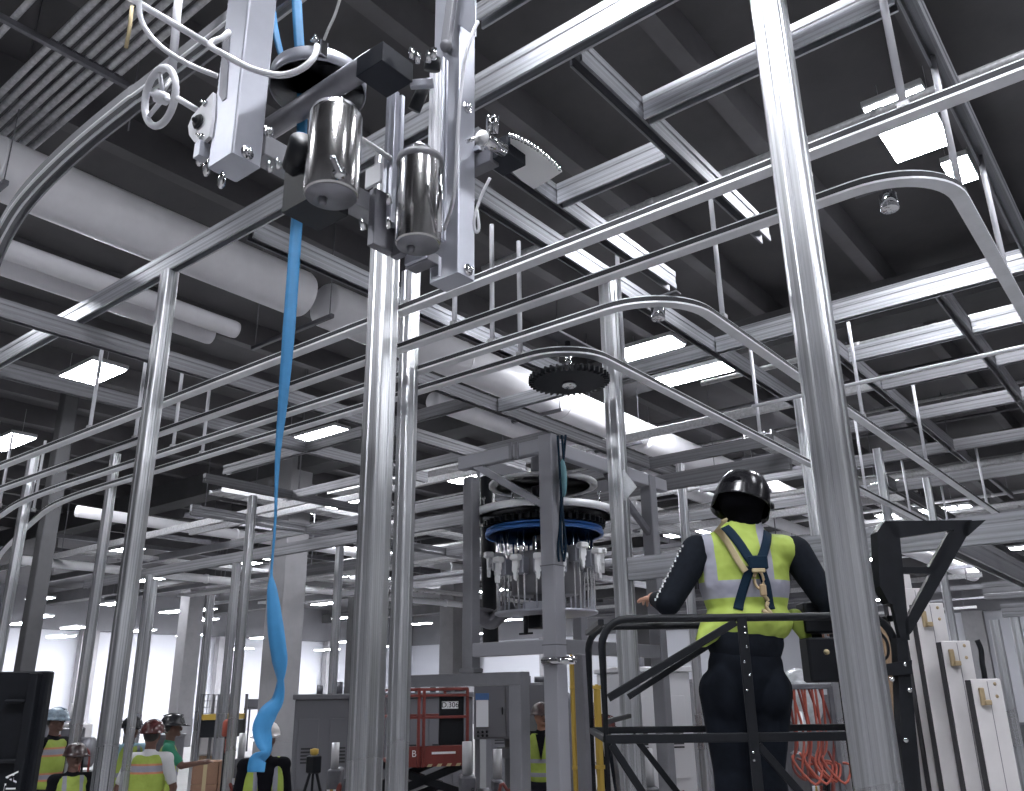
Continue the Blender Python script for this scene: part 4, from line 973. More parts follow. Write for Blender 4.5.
REST = [((-.05, .0, -.30), (.02, .06, -.25)), ((.05, .0, -.30), (-.02, .06, -.25))]
angV = math.atan2(.784, -.62)-PI/2           # facing = away from the camera
HATB = mat('hat_white_blue', (.30, .38, .46), .25, 0, noise=.6, nscale=18); HATW = mat('hat_white', (.7, .66, .66), .3)
HATR = mat('hat_dark_red', (.09, .03, .03), .2, 0, noise=.5, nscale=22); HATK = mat('hat_black', (.02, .02, .025), .25)
HATS = mat('hat_stickers', (.05, .028, .028), .3, 0, noise=.9, nscale=26)
person(60, 11.2, 707, angV-1.9, 'person at far left in black shirt, lime vest and white and blue hard hat', (SHIRTB, True), VESTT, HATB, SKIND, REST)
person(84, 9.3, 742, angV-2.4, 'person in lime vest half hidden behind the tall left post', (SHIRTB, True), VESTP, HATS, SKIND, REST)
person(157, 9.6, 719, angV+.1, 'person from behind in white tee, pink-banded lime vest and dark red hard hat', (SHIRTW, True), VESTT, HATR, SKIND, [((-.10, .0, -.28), (.04, .05, -.24)), ((.10, .0, -.28), (-.04, .05, -.24))])
person(136, 11.4, 716, angV-2.2, 'person in light blue shirt and black hat, left behind the one in white tee', (SHIRTL, True), VESTP, HATK, SKIND, REST)
person(175, 11.0, 713, angV-1.2, 'person in green shirt and lime vest reaching an arm to the right', (SHIRTG, True), VESTP, HATK, SKIND, [REST[0], ((.10, .16, -.18), (.04, .22, .03))])
person(270, 8.7, 721, angV-2.7, 'person in white hard hat and black jacket with open lime vest, beneath the blue strap', (SHIRTB, False), VESTP, HATW, SKIND, REST, openv=True, head_turn=-.5)
person(541, 11.4, 702, angV+PI-.15, 'person in brown hard hat and lime vest facing the camera, under the carousel', (SHIRTB, False), VESTF, HATS, SKIN, REST, head_turn=.5)
person(603, 10.2, 714, angV+1.4, 'person in dark jacket and dark hard hat seen through the lift rails', (SHIRTN, False), None, HATR, SKIN, REST)
# ---------------- worker on the lift
DM = 3.8; base = atp(745, 690, DM); base.z = LZ
W = empty('person', base, angV, 'worker seen from behind in lime vest and navy harness, standing in the black lift basket', 'person')
Ri = Matrix.Rotation(-angV, 3, 'Z')
def J(u, v, d=DM): return Ri @ (atp(u, v, d)-base)
hipz = J(745, 680).z; print('worker: head', J(742, 470).z, 'sh', J(742, 545).z, 'hip', hipz)
sL, sR = J(697, 551), J(795, 552)
eL, wL = J(668, 603, 3.72), J(655, 599, 3.98)
eR, wR = J(826, 600, 3.75), J(822, 620, 3.98)
HC = J(742, 500, 3.8)
body = MB(); body.ball(HC, .078, .098, .118); body.cap(J(742, 545), HC-V(0, 0, .06), .062, .058)
body.ball(HC+V(.02, .1, -.01), .014, .02, .026, None, 8, 6); body.ball(HC+V(0, .078, -.075), .03, .024, .02, None, 8, 6)
for sx in (-1, 1): body.ball(HC+V(sx*.079, 0, -.01), .012, .022, .032, None, 10, 8)
body.ball(J(745, 585), .17, .105, .27); body.ball(J(745, 660), .155, .115, .17)
hL, hR = J(721, 690), J(770, 690); hL.y = hR.y = 0
kL, kR = V(J(733, 770).x, .03, .50), V(J(768, 770).x, .03, .50); aL, aR = V(kL.x-.02, -.03, .09), V(kR.x+.03, -.03, .09)
for h, k_, a in ((hL, kL, aL), (hR, kR, aR)): body.cap(h, k_, .08, .055); body.cap(k_, a, .052, .036); body.cap(a-V(0, .02, .04), a+V(0, .15, -.05), .036, .03)
def arm(mb, s, e, w, r0, r1, r2): mb.cap(s, e, r0, r1); mb.cap(e, w, r1, r2)
arm(body, sL, eL, wL, .055, .044, .028); arm(body, sR, eR, wR, .055, .044, .028)
remesh(body.build('body', SKIN, W), .008, 3)
def hand(w, e, sgn, curl, nm):
    dr = (w-e).normalized(); upv = V(0, 0, 1); sd = dr.cross(upv).normalized()*sgn; up = sd.cross(dr)*sgn; h = MB()
    c = w+dr*.045; h.cap(w-dr*.02, c, .027, .03)
    for q in (-.02, -.007, .007, .02): h.cap(w+dr*.03+sd*q, w+dr*.085+sd*q*1.15, .014, .012, 8)
    for i, (q, L) in enumerate(((-.030, .060), (-.010, .074), (.010, .070), (.029, .052))):
        a = w+dr*.088+sd*q; p = a; an = .15
        for s_, r in ((.42, .0092), (.32, .0084), (.26, .0076)):
            dd = (dr*math.cos(an)-V(0, 0, 1)*math.sin(an)+sd*q*1.5).normalized(); n2 = p+dd*L*s_; h.cap(p, n2, r, r*.93, 8); p = n2; an += curl
    a = w+dr*.03-sd*.03; b_ = a+dr*.03-sd*.028-V(0, 0, .008); h.cap(a, b_, .013, .011, 8); h.cap(b_, b_+dr*.03-sd*.006-V(0, 0, .01), .0105, .009, 8)
    return remesh(h.build(nm, SKIN, W), .0035, 2)
hand(wL, eL, 1, .55, 'hand'); hand(wR, eR, -1, .6, 'hand')
s = MB(); s.ball(J(745, 585), .193, .125, .265); s.ball(J(745, 640), .178, .135, .16); s.cap(sL+V(.02, 0, -.01), sR-V(.02, 0, .01), .072, .072); s.cap(J(743, 545), J(742, 528), .085, .070)
for sh_, e, w in ((sL, eL, wL), (sR, eR, wR)): s.cap(sh_, e, .078, .060); s.cap(e, e+(w-e)*.9, .058, .038)
remesh(s.build('shirt', SHIRTN, W), .010, 5)
sp = MB()
for i in range(22):
    t = i/21; a = sL+(eL-sL)*t+(eL-sL).cross(V(0, 1, 0)).normalized()*0; out = V(-1, -.35, .25).normalized(); p = a+out*(.078*(1-t)+.062*t+.001)
    sp.cbox(p+V(0, .008*(1 if i % 2 else -1), 0), .006, .016, .010)
ob = sp.build('sleeve_print', WPLAS, W); ob['kind'] = 'stuff'
t = MB(); t.ball(V(J(745, 660).x, 0, hipz+.04), .172, .125, .20); t.ball(V(hL.x+.005, -.05, hipz-.05), .082, .068, .13); t.ball(V(hR.x-.005, -.05, hipz-.05), .082, .068, .13)
for h, k_, a in ((hL, kL, aL), (hR, kR, aR)): t.cap(h, k_, .100, .080); t.cap(k_, a, .080, .070)
remesh(t.build('jeans', JEANS, W), .010, 5)
for a in (aL, aR):
    bt = MB(); bt.cap(a-V(0, .02, .03), a+V(.01, .17, -.045), .05, .044); bt.cap(a-V(0, 0, .04), a+V(0, 0, .08), .05, .052); remesh(bt.build('boot', BLACK, W), .012, 2)
z1_ = J(745, 583).z; z0_ = J(745, 600).z
VM = vest_mat('vest_worker', [(z0_, z1_)], (.10, .15, z1_))
v = MB(); cxm = J(744, 580).x
v.ball(V(cxm, 0, J(745, 578).z), .215, .150, .27); v.ball(V(cxm, -.005, J(745, 622).z), .205, .150, .12)
v.cap(V(sL.x+.06, 0, sL.z+.0), V(sR.x-.06, 0, sR.z+.0), .085, .085); v.cap(V(J(743, 0).x if False else HC.x, 0, J(742, 545).z), V(HC.x, -.015, J(742, 530).z), .095, .082)
v.cap(J(712, 628, 3.75), J(703, 640, 3.72), .06, .035); v.cap(J(795, 618, 3.85), J(806, 637, 3.85), .045, .028)
vo = v.build('vest', VM, W); remesh(vo, .009, 6)
def strap(pts, w, m, nm, off=.006, target=vo, y0=-.22, thick=.004):
    P = smoothpath([tuple(V(J(u, v_).x, y0, J(u, v_).z)) for u, v_ in pts], 8); n = len(P); vs = []; fs = []
    for i, p in enumerate(P):
        tt = (P[min(i+1, n-1)]-P[max(i-1, 0)]).normalized(); sd = tt.cross(V(0, 1, 0)).normalized()
        for q in range(5): vs.append(p+sd*(w*(q-2)/2))
    for i in range(n-1):
        for q in range(4): fs.append((i*5+q, i*5+q+1, i*5+6+q, i*5+5+q))
    o = MB().add(vs, fs, True).build(nm, m, W, fix=False)
    sw = o.modifiers.new('wrap', 'SHRINKWRAP'); sw.target = target; sw.wrap_method = 'PROJECT'; sw.use_project_y = True; sw.use_negative_direction = True; sw.use_positive_direction = True; sw.offset = off
    so = o.modifiers.new('thick', 'SOLIDIFY'); so.thickness = thick; so.offset = 0
    return o
strap([(722, 529), (731, 545), (740, 561), (747, 572)], .021, HARN, 'harness_strap'); strap([(764, 534), (760, 546), (754, 561), (747, 572)], .021, HARN, 'harness_strap', .008)
strap([(742, 572), (736, 590), (731, 612)], .020, HARN, 'harness_strap', .007); strap([(752, 572), (758, 590), (763, 612)], .020, HARN, 'harness_strap', .007)
strap([(713, 528), (719, 541), (726, 556), (731, 567), (737, 576)], .014, LANY, 'shock_lanyard', .014, thick=.010)
q = J(748, 568); q.y = -.175; MB().bbox(q, .085, .03, .06, .008).build('dorsal_pad', HARN, W)
q = J(748, 585); q.y = -.190
rg = MB().tube([q+V(.020*math.cos(a*PI/8), 0, .038*math.sin(a*PI/8)) for a in range(16)], .0065, 8, True)
ho = rg.build('lanyard_hook', GOLD, W); MB().bbox(q+V(.012, -.004, -.045), .03, .014, .05, .006).build('hook_body', GOLD, ho); MB().bbox(q+V(0, -.01, .040), .06, .012, .018, .005).build('ring_bar', LANY, ho)
MB().tube(smoothpath([tuple(q+V(*c)) for c in [(.015, 0, -.07), (.03, .005, -.09), (.02, 0, -.12), (.04, .0, -.15), (.0, .0, -.13)]], 5), .009, 8).build('lanyard_tail', LANY, W)
# hood and hard hat
hh = MB(); hh.ball(HC+V(-.006, -.02, .012), .113, .125, .130); hh.cap(HC+V(0, -.03, -.04), HC+V(.002, -.03, -.12), .088, .068)
remesh(hh.build('black_hood', mat('hood_cloth', (.003, .003, .004), 1, spec=.03), W), .009, 4)
Rh = Matrix.Rotation(.30, 3, 'Y') @ Matrix.Rotation(-.12, 3, 'X')
hc = HC+V(.003, .0, .015)
k = MB(); n = 32; prof = [(.002, .128), (.05, .122), (.092, .100), (.118, .062), (.130, .01), (.136, -.04), (.138, -.085)]
vs = []; 
for i in range(n):
    g = 2*PI*i/n
    for r, t_ in prof:
        cut = max(t_, -.03-.06*math.cos(g)*0) if math.sin(g) < -.3 else t_
        vs.append(hc+Rh @ V(r*math.cos(g)*.98, r*1.12*math.sin(g), t_ if math.sin(g) > -.2 or t_ > -.03 else -.03+(t_+.03)*.2))
fs = [(i*7+q, ((i+1) % n)*7+q, ((i+1) % n)*7+q+1, i*7+q+1) for i in range(n) for q in range(6)]
sh = k.add(vs, fs, True).build('hard_hat', mat('hat_gloss_black', (.008, .008, .010), .22, spec=.35), W); so = sh.modifiers.new('thick', 'SOLIDIFY'); so.thickness = .005
for (a, z_, w_, m_) in ((-.15, .085, .022, WPLAS), (.15, .07, .018, LHOUS), (-.35, .05, .018, GREYP), (.0, .03, .015, WPLAS), (-.2, .01, .014, WPLAS)):
    r_ = .118 if z_ < .06 else .098
    p = hc+Rh @ V(r_*1.03*math.cos(a), r_*1.12*math.sin(a), z_); nrm = (p-hc).normalized()
    MB().lathe(p, [(0, -.004), (w_*.6, -.003), (w_*.6, .004), (0, .005)], 7, tuple(nrm)).build('sticker', m_, sh)
MB().lathe(J(771, 506, 3.72), [(0, 0), (.016, .0), (.014, .012), (0, .014)], 10, (1, 0, 0)).build('side_knob', BLACK, sh)
# ================================================================ FLOOR EQUIPMENT
def at0(u, d): p = atp(u, 690, d); p.z = 0; return p
def zat(v, d, u=512): return atp(u, v, d).z
VR = rot   # things facing the camera are turned to the view direction
def local_box(root, x0, x1, y0, y1, z0, z1, m, nm, b=.01, par=None, lb=None):
    o = MB().bbox(((x0+x1)/2, (y0+y1)/2, (z0+z1)/2), x1-x0, y1-y0, z1-z0, b).build(nm, m, par or root)
    if lb: o['label'] = lb
    return o
def wpx(n, d): return n*d/F
# forklift mast
d = 4.5; p = at0(47, d); FK = empty('forklift', p, VR, 'black back of a forklift mast cut by the left edge, with white outlined lettering', 'forklift')
zt_ = zat(671, d, 47); w = .62
local_box(FK, -w, 0, 0, .06, .15, zt_, BLACKM, 'mast_panel', .01)
for x in (-w+.03, -.06, -.36): MB().bbox((x, -.02, (zt_+.1)/2), .05, .05, zt_-.12, .006).build('mast_upright', BLACKM, FK)
local_box(FK, -.20, -.09, -.035, 0, zt_-.16, zt_-.14, BLACK, 'cross_rib'); local_box(FK, -.34, -.06, -.03, 0, zt_-.45, zt_-.43, BLACK, 'cross_rib')
for z_ in (zt_-.49, zt_-.515): MB().lathe((-.185, -.03, z_), [(0, -.008), (.01, -.006), (.01, .004)], 10, (0, 1, 0)).build('bolt', CHROME, FK)
local_box(FK, -w-.1, .0, .06, .5, .10, .9, BLACK, 'body', .04)
for x in (-w+.05, -.1): MB().cyl((x-.06, .3, .2), (x+.06, .3, .2), .2, 20).build('wheel', SEAL, FK)
zc = atp(13, 783, d).z; xc_ = -(47-14.5)*d/F-.005+.02
to = text_obj('lettering', 'TOYOTA', .085, WPLAS, FK, frame((0, 0, 1), (-1, 0, 0), (-.082, -.048, zc-.115)), .001)
to2 = text_obj('lettering_inset', 'TOYOTA', .078, BLACK, to, frame((1, 0, 0), (0, 1, 0), (0, -.0, .0015)), .001)
# red scissor lift
d = 10.0; p = at0(421, d); RL_ = empty('red_scissor_lift', p, VR+.30, 'small red scissor lift with its basket raised, left of the grey electrical cabinet', 'scissor lift')
zt_ = zat(688, d); zd1 = zat(745, d); zd0 = zat(766, d); W_ = wpx(48, d); 
local_box(RL_, 0, W_, 0, .03, zd0, zd1, REDP, 'side_board'); sb = local_box(RL_, -.24, 0, 0, .03, zd0, zd1, REDP, 'end_board')
local_box(RL_, -.24, W_, .03, 1.2, zd0, zd0+.04, REDP, 'deck')
for x in (-.24, -.02, .04, W_): 
    for y in (.0, 1.2): MB().sweep([(x, y, zd0), (x, y, zt_)], rrect(.035, .035, .006), (0, 1, 0)).build('rail_post', REDP, RL_)
for z_ in (zt_, (zt_+zd1)/2, zt_-.07):
    for y in (0, 1.2): MB().sweep([(-.24, y, z_), (W_, y, z_)], rrect(.03, .03, .006)).build('guard_rail', REDP, RL_)
    for x in (-.24, W_): MB().sweep([(x, 0, z_), (x, 1.2, z_)], rrect(.03, .03, .006)).build('guard_rail', REDP, RL_)
bp = local_box(RL_, W_*.42, W_*.95, .05, .09, zd1, zt_-.05, BLACK, 'black_board')
local_box(RL_, W_*.47, W_*.82, .043, .05, zt_-.22, zt_-.14, WPLAS, 'label_plate', .001, bp); text_obj('lettering', 'D.306', .085, BLACK, bp, frame((1, 0, 0), (0, 0, 1), (W_*.645, .041, zt_-.18)), .0005)
local_box(RL_, W_*.25, W_*.75, -.004, 0, zd1-.09, zd1-.065, WPLAS, 'white_strip', .001)
text_obj('lettering', '13 B', .10, WPLAS, sb, frame((1, 0, 0), (0, 0, 1), (-.13, -.003, zd1-.08)), .0005)
for k in range(4): MB().prism([(0, 0), (.05, 0), (.07, .03), (.02, .03)], (W_*(.15+.2*k), -.004, zd0), (1, 0, 0), (0, 0, 1), (0, 1, 0), .004).build('hazard_mark', LANY, RL_)
for k in range(3):
    zz0 = .45+(zd0-.45)*k/3; zz1 = .45+(zd0-.45)*(k+1)/3
    for y in (.1, 1.1):
        for a, b in ((-.35, W_-.05), (W_-.05, -.35)): MB().sweep([(a, y, zz0), (b, y, zz1)], rrect(.05, .09, .01)).build('scissor_arm', BLACKM, RL_)
local_box(RL_, -.45, W_+.05, 0, 1.2, .15, .45, DARKST, 'chassis', .03)
for x in (-.3, W_-.1):
    for y in (.05, 1.15): MB().cyl((x, y-.05, .16), (x, y+.05, .16), .16, 18).build('wheel', SEAL, RL_)
# electrical cabinet
d = 12.0; p = at0(474, d); EC = empty('electrical_cabinet', p, VR+.05, 'grey two-door electrical cabinet on legs with a white document pouch', 'cabinet')
W_ = wpx(74, d); z1_c = zat(683, d); z0_c = zat(739, d)
local_box(EC, 0, W_, 0, .4, z0_c, z1_c, CABG, 'body', .01)
for x0_, x1_ in ((.01, W_*.42), (W_*.43, W_*.98)): 
    dr = local_box(EC, x0_, x1_, -.02, 0, z0_c+.02, z1_c-.02, CABG, 'door', .008); MB().bbox((x1_-.04, -.03, (z0_c+z1_c)/2), .02, .02, .1, .004).build('handle', BLACK, dr)
dr = local_box(EC, .03, .20, -.035, -.02, z0_c+.16, z1_c-.2, PAPER, 'document_pouch', .003); local_box(EC, .02, .21, -.04, -.02, z1_c-.22, z1_c-.13, SLEEVE, 'pouch_flap', .003, dr)
for k in range(6): MB().lathe((.06+.06*(k % 3), -.02, z0_c+.10-.05*(k//3)), [(0, -.025), (.018, -.022), (.018, 0)], 12, (0, 1, 0)).build('switch', BLACK, EC)
for x in (.05, W_*.45, W_-.05): MB().sweep([(x, .2, 0), (x, .2, z0_c)], rrect(.07, .07, .006), (0, 1, 0)).build('leg', CABG, EC)
local_box(EC, W_*.3, W_, .05, .35, z0_c-.25, z0_c-.12, CABG, 'shelf')
# grey process machines
def machine(u, d, wpxl, vtop, dep, lb, vents=3, m=CABG, rz=.2):
    p = at0(u, d); o = empty('process_machine', p, VR+rz, lb, 'machine'); W_ = wpx(wpxl, d); H_ = zat(vtop, d)
    local_box(o, 0, W_, 0, dep, .25, H_-.1, m, 'housing', .02); local_box(o, -.04, W_+.04, -.04, dep+.04, H_-.1, H_-.02, m, 'top_cover', .015)
    for k in range(vents):
        xa = W_*(k+.15)/vents; xb = W_*(k+.8)/vents; pn = local_box(o, xa, xb, -.015, 0, H_*.35, H_*.82, m, 'door', .006)
        for j in range(5): local_box(o, xa+.06, xb-.06, -.022, -.014, H_*.52+.05*j, H_*.52+.05*j+.025, SEAL, 'vent_slot', .002, pn)
    for x in (.08, W_-.08): local_box(o, x-.05, x+.05, .1, dep-.1, 0, .25, DARKST, 'foot', .01)
    for k in range(3): MB().cyl((W_*(.25+.22*k), dep*.4, H_-.02), (W_*(.25+.22*k), dep*.4, H_+.12+.05*(k % 2)), .05, 14).build('top_fitting', DARKST, o)
    MB().cyl((W_*.8, dep*.5, H_+.05), (W_*.98, dep*.5, H_+.05), .06, 12).build('fan_motor', DARKST, o)
    return o
machine(296, 13.5, 92, 690, 1.2, 'long grey machine with louvred doors between the blue strap and the centre post')
machine(402, 14.0, 72, 690, 1.0, 'grey louvred machine behind the red scissor lift', 3)
machine(486, 16.5, 70, 682, 1.0, 'pale machine behind the worker in the brown hard hat', 2, CABG)
machine(620, 13, 75, 667, 1.2, 'pale grey machine seen through the left part of the lift basket', 2, mat('pale_grey', (.5, .5, .53), .5))
machine(705, 15.5, 95, 680, 1.0, 'grey machine behind the legs of the near worker', 3)
# low tank behind worker
o = empty('rounded_tank', at0(548, 13.2), 0, 'dark rounded tank behind the front post of the carousel frame', 'tank')
MB().lathe((0, 0, .2), [(.2, 0), (.36, .1), (.38, .3), (.38, 1.75), (.33, 1.9), (.1, 1.97), (0, 1.98)], 28).build('vessel', DARKST, o); MB().lathe((0, 0, 0), [(.3, 0), (.3, .2), (.2, .22)], 20).build('skirt', DARKST, o)
# pallets, boxes, rack
def cartons(u, d, nx, nz, s, lb, sl, rz=.1):
    p = at0(u, d); 
    pal = empty('pallet', p, VR+rz, 'wooden pallet under the '+lb, 'pallet')
    for k in range(6): local_box(pal, k*nx*s/6+.01, (k+1)*nx*s/6-.02, 0, s*1.6, .10, .125, WOOD, 'deck_board', .003)
    for k in range(3): local_box(pal, 0, nx*s, k*s*.75, k*s*.75+.09, 0, .10, WOOD, 'runner', .003)
    R_ = Matrix.Rotation(VR+rz, 4, 'Z')
    for i in range(nx):
        for j in range(nz):
            q = p+(R_ @ V(i*s+s/2, s*.6, .127+j*s*.8)); b = empty('carton', q, VR+rz, 'brown carton, %s column, %s layer, %s' % (('left', 'right')[i], ('bottom', 'middle', 'top')[j], sl), 'box', 'cartons of the '+lb)
            MB().bbox((0, 0, s*.4), s*.97, s*.97, s*.79, .008).build('box_body', CARD, b); MB().bbox((0, -.002, s*.4), .06, s*.976, s*.80, .002).build('tape', LANY, b)
cartons(199, 14.0, 2, 3, .42, 'stack by the far posts left of the blue strap', 'in the stack left of the blue strap')
cartons(640, 9.5, 2, 1, .60, 'row behind the left rails of the lift', 'behind the left lift rails')
cartons(694, 11.2, 2, 1, .62, 'row just left of the legs of the near worker', 'beside the legs of the near worker')
p = at0(203, 19); rk = empty('orange_rack', p, VR, 'mesh-sided orange rack standing behind the stacked cartons', 'rack')
zt_ = zat(690, 19); W_ = wpx(34, 19)
for x in (0, W_/2, W_):
    for y in (0, .8): MB().sweep([(x, y, 0), (x, y, zt_)], rrect(.06, .06, .006), (0, 1, 0)).build('upright', CABG, rk)
for z_ in (.5, zt_-.42): local_box(rk, 0, W_, 0, .8, z_-.12, z_, YELP, 'beam')
local_box(rk, 0, W_, .0, .8, zt_-.9, zt_-.55, BLACK, 'dark_load')
k = MB(); 
for i in range(7): k.cbox((W_*i/6, .0, zt_-.2), .012, .012, .4)
for i in range(4): k.cbox((W_/2, 0, zt_-.4+i*.13), W_, .012, .012)
k.build('mesh_panel', CABG, rk)
for k, (u, v) in enumerate([(227, 728), (225, 745)]):
    p = atp(u, v, 13.0); o = empty('orange_barrel', (p.x, p.y, 0), 0, ('upper', 'lower')[k]+' orange safety marker between the posts left of the blue strap', 'marker')
    MB().lathe((0, 0, p.z-.12), [(.05, 0), (.07, .02), (.07, .2), (.04, .24), (0, .25)], 14).build('sleeve', ORNG, o); MB().cyl((0, 0, 0), (0, 0, p.z-.1), .025, 8).build('stand', BLACK, o)
    if k: o.location.x += .12
# yellow frame cart
p = at0(570, 9.3); yc = empty('yellow_cart', p, VR+.1, 'yellow tube cart with gauges right of the carousel front post', 'cart'); W_ = wpx(34, 9.3)
zt_ = zat(652, 9.3)
for x, z_ in ((.02, zt_), (.11, zt_), (W_*.8, zt_-.35), (W_, zt_-.35)): MB().sweep([(x, 0, .1), (x, 0, z_)], rrect(.035, .035, .01), (0, 1, 0)).build('upright', YELP, yc)
for z_ in (.3, .9, 1.35, zt_-.38): MB().sweep([(0, 0, z_), (W_, 0, z_)], rrect(.04, .04, .01)).build('cross_bar', YELP, yc)
MB().tube(smoothpath([(.02, 0, zt_-.02), (.05, 0, zt_+.05), (.15, 0, zt_+.08), (.28, 0, zt_+.05)], 4), .016, 8).build('hook', YELP, yc)
for x in (.04, .26): local_box(yc, x, x+.075, -.01, .03, .5, zt_-.1 if x < .1 else zt_-.4, YELP, 'flat_post')
local_box(yc, .16, .25, -.03, .02, 1.4, 1.75, WPLAS, 'gauge_panel'); local_box(yc, 0, W_, 0, .5, .1, .3, REDP, 'base_tray')
for x in (.05, W_-.05): MB().cyl((x, 0, .06), (x, .05, .06), .06, 12).build('caster', SEAL, yc)
# ladder/tripod
p = at0(318, 10.5); tp = empty('survey_tripod', p, 0, 'black tripod stand with a small orange-lit head beside the worker in the white hard hat', 'tripod')
for a in range(3):
    g = a*2*PI/3+.4; MB().sweep([(.45*math.cos(g), .45*math.sin(g), 0), (.04*math.cos(g), .04*math.sin(g), 1.25)], rrect(.03, .03, .008), (math.sin(g), -math.cos(g), 0)).build('leg', BLACK, tp)
MB().bbox((0, 0, 1.33), .16, .12, .2, .02).build('head', BLACK, tp); MB().lathe((0, 0, 1.43), [(.03, 0), (.05, .02), (.05, .07), (0, .08)], 12).build('lens', YELP, tp)
# orange hoses
p = at0(806, 6.8); oh = empty('hose_reel', p, VR, 'bundle of orange and red hoses hanging right of the legs of the near worker', 'hose')
zt_ = zat(700, 6.8, 800); zb_ = zat(778, 6.8, 800)
for k in range(11):
    x = -.15+.028*k; j_ = .05*math.sin(k*2.3); MB().tube(smoothpath([(x, 0, zt_+.1), (x+.03+j_, .02, (zt_+zb_)/2+j_), (x-.03+j_, -.03, zb_+.08-j_), (x+.05, -.05+j_, zb_-.01+j_*.6), (x+.09-j_, -.02, zb_+.09), (x+.02, .02, zb_+.14+j_)], 4), .010, 8).build('hose', ORNG if k % 3 else REDP, oh)
MB().sweep([(-.25, 0, zt_+.1), (.2, 0, zt_+.1)], rrect(.04, .04, .006)).build('hook_bar', DARKST, oh)
for x in (-.24, .19): MB().sweep([(x, 0, 0), (x, 0, zt_+.1)], rrect(.04, .04, .006), (0, 1, 0)).build('stand_post', DARKST, oh)
p = at0(806, 9.5); bg = empty('plastic_covered_unit', p, VR, 'grey unit wrapped in crumpled white plastic right of the waist of the near worker', 'machine')
zt_ = zat(676, 9.5, 800); local_box(bg, -.35, .25, 0, .5, .2, zt_-.2, CABG, 'body'); remesh(MB().ball((-.05, .1, zt_-.25), .28, .25, .35, None, 9, 6).build('plastic_wrap', PLASTIC, bg), .04, 1)
for x in (-.3, .2): MB().cbox((x, .25, .1), .06, .3, .2).build('foot', DARKST, bg)
# steel offcuts leaning and far white wrap rolls
for k in range(6):
    a = at0(613+3*k, 9.9-.1*k); b = V(a.x-.25+.1*k, a.y-.3, 1.5+.1*(k % 3)); tag(MB().sweep([a+V(0, 0, .02), b], rrect(.035, .035, .005)).build('steel_bar', DARKST if k % 2 else GALV), 'loose steel bar in the bundle leaning by the yellow cart', 'bar', 'steel bars leaning by the yellow cart')
# clutter along the far walls
random.seed(11)
for k in range(22):
    u = 10+k*47; d = (27, 31, 35)[k % 3]+random.random()*2; hgt = .8+random.random()*.9; p = at0(u, d)
    kind = k % 3; lbs = 'low %s far back near the white walls, %s item from the left' % (('dark crate', 'wrapped pallet load', 'grey bench')[kind], nth(k+1))
    o = empty(('crate', 'wrapped_load', 'work_bench')[kind], p, VR, lbs, ('crate', 'pallet load', 'bench')[kind])
    w_ = .8+random.random()*.5
    if kind == 0:
        local_box(o, 0, w_, 0, 1, .08, hgt, DARKST, 'case', .03); local_box(o, -.03, w_+.03, -.03, 1.03, hgt, hgt+.08, GREYP, 'lid', .02); local_box(o, .1, w_-.1, .1, .9, 0, .08, BLACK, 'skid', .01)
    elif kind == 1:
        local_box(o, 0, w_, 0, 1, .14, hgt, PANELW, 'load', .08); local_box(o, 0, w_, 0, 1, 0, .14, WOOD, 'pallet_base', .01)
    else:
        local_box(o, 0, w_, 0, .8, hgt-.06, hgt, CABG, 'bench_top', .01); local_box(o, .1, w_*.6, .1, .6, hgt, hgt+.35, CABG, 'instrument', .03)
        for x in (.05, w_-.05):
            for y in (.05, .75): MB().cbox((x, y, (hgt-.06)/2), .06, .06, hgt-.06).build('leg', DARKST, o)
# dense services overhead, far
for k in range(26):
    y = 9.5+k*1.35; z_ = 5.35+random.random()*.75; x0 = -32+random.random()*14; L_ = 8+random.random()*14
    if any(abs(cy_-y) < .75 and x0-.5 < cx_ < x0+L_+.5 for cx_, cy_ in COLS): continue
    o = MB().sweep([(x0, y, z_), (x0+L_, y, z_)], rrect(.05+random.random()*.08, .08+random.random()*.1, .01)).build('support_channel', random.choice((DARKST, GREYP, GREYP, GALV)))
    for x in (x0+.5, x0+L_*.5, x0+L_-.5): MB().cyl((x, y, z_), (x, y, CZ-.002), .012, 6).build('drop_rod', DARKST, o)
    tag(o, 'distant dark support channel hung by rods under the ceiling', 'channel', 'distant support channels')
for k in range(14):
    x = -30.3+k*2.05; z_ = 6.55+random.random()*.75; y0 = 11+random.random()*6
    if any(abs(cx_-x) < .75 and y0-.5 < cy_ < y0+14.5 for cx_, cy_ in COLS): continue
    o = MB().sweep([(x, y0, z_), (x, y0+14, z_)], rrect(.08, .14, .01)).build('support_channel', random.choice((DARKST, GREYP, GALV)))
    for y in (y0+.5, y0+7, y0+13.5): MB().cyl((x, y, z_), (x, y, CZ-.002), .012, 6).build('drop_rod', DARKST, o)
    tag(o, 'distant lengthwise support channel hung by rods under the ceiling', 'channel', 'distant lengthwise channels')

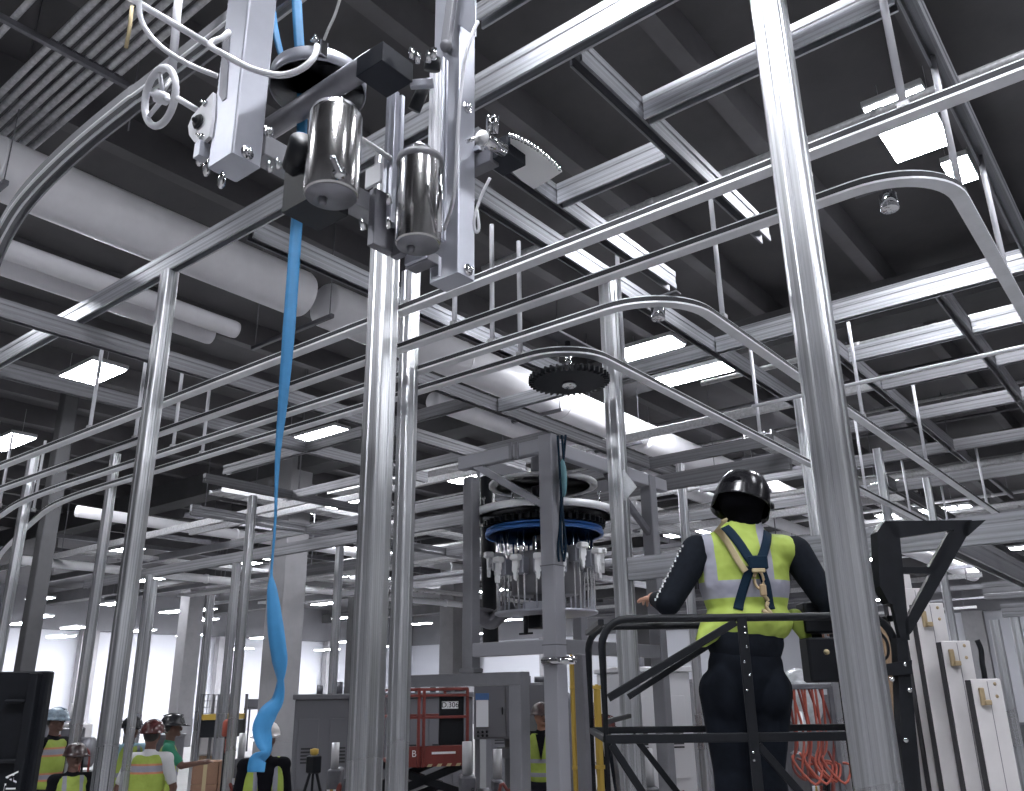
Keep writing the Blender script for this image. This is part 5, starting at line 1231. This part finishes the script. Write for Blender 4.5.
# dark welding and pump sets standing low between the machines
def dark_set(u, d, wpxl, vt, lb, seed):
    rn = random.Random(seed); p = at0(u, d); o = empty('pump_set', p, VR+.1, lb, 'pump set'); W_ = wpx(wpxl, d); H_ = zat(vt, d)
    local_box(o, 0, W_, 0, .6, .12, H_*.45, BLACKM, 'lower_case', .03); local_box(o, W_*.1, W_*.55, .05, .5, H_*.45, H_*.8, DARKST, 'upper_case', .03)
    MB().cyl((W_*.62, .25, H_*.6), (W_*.95, .25, H_*.6), H_*.12, 18).build('motor', DARKST, o)
    MB().cyl((W_*.3, .2, H_*.8), (W_*.3, .2, H_), .05, 14).build('filter', LHOUS, o)
    for k in range(5):
        x = W_*(.1+.18*k); MB().tube(smoothpath([(x, -.02, H_*.3), (x+.05, -.15, H_*(.5+.3*rn.random())), (x+.2*rn.random(), -.1, H_*.6), (x+.15, -.03, H_*.4)], 5), .018, 8).build('hose', BLACK if k % 2 else REDP, o)
    for x in (.08, W_-.08): MB().cyl((x, .02, .1), (x, .08, .1), .1, 14).build('wheel', SEAL, o)
    for k in range(4): local_box(o, W_*(.12+.1*k), W_*(.12+.1*k)+.04, .035, .05, H_*.6, H_*.65, (PAPER, YELP, WPLAS, REDP)[k], 'switch', .004)
dark_set(458, 9.0, 34, 742, 'dark pump set with hoses below the grey electrical cabinet', 1)
dark_set(492, 9.4, 22, 750, 'dark pump set right of the one below the cabinet, behind the frame post', 2)
dark_set(328, 11.0, 30, 741, 'dark pump set under the long grey machine left of the centre post', 3)
dark_set(236, 12.0, 26, 730, 'dark pump set left of the person in the white hard hat', 4)
dark_set(640, 8.0, 30, 752, 'dark pump set seen low between the left rails of the lift', 5)
dark_set(62, 15.0, 34, 697, 'dark machine behind the person at the far left', 6)
dark_set(800, 8.4, 22, 716, 'dark pump set right of the near worker behind the hoses', 7)
# ================================================================ CAMERA, WORLD, VIEW
cam = bpy.data.cameras.new('camera'); co = bpy.data.objects.new('camera', cam); COL.objects.link(co)
cam.sensor_fit = 'HORIZONTAL'; cam.sensor_width = 36; cam.lens = F/1024*36; cam.clip_start = .05; cam.clip_end = 300
mm = M.to_4x4(); mm.translation = CAM; co.matrix_world = mm; S.camera = co
wd = bpy.data.worlds.new('world'); S.world = wd; wd.use_nodes = True
wd.node_tree.nodes['Background'].inputs[0].default_value = (.5, .55, .65, 1); wd.node_tree.nodes['Background'].inputs[1].default_value = .3
S.view_settings.view_transform = 'Standard'; S.view_settings.look = 'None'; S.view_settings.gamma = 1; S.view_settings.use_curve_mapping = False
S.view_settings.exposure = 0.22
S.cycles.use_denoising = True
S.cycles.max_bounces = 6; S.cycles.diffuse_bounces = 3; S.cycles.glossy_bounces = 3
S.cycles.sample_clamp_indirect = 4.0; S.cycles.use_light_tree = True
S.cycles.caustics_reflective = False; S.cycles.caustics_refractive = False
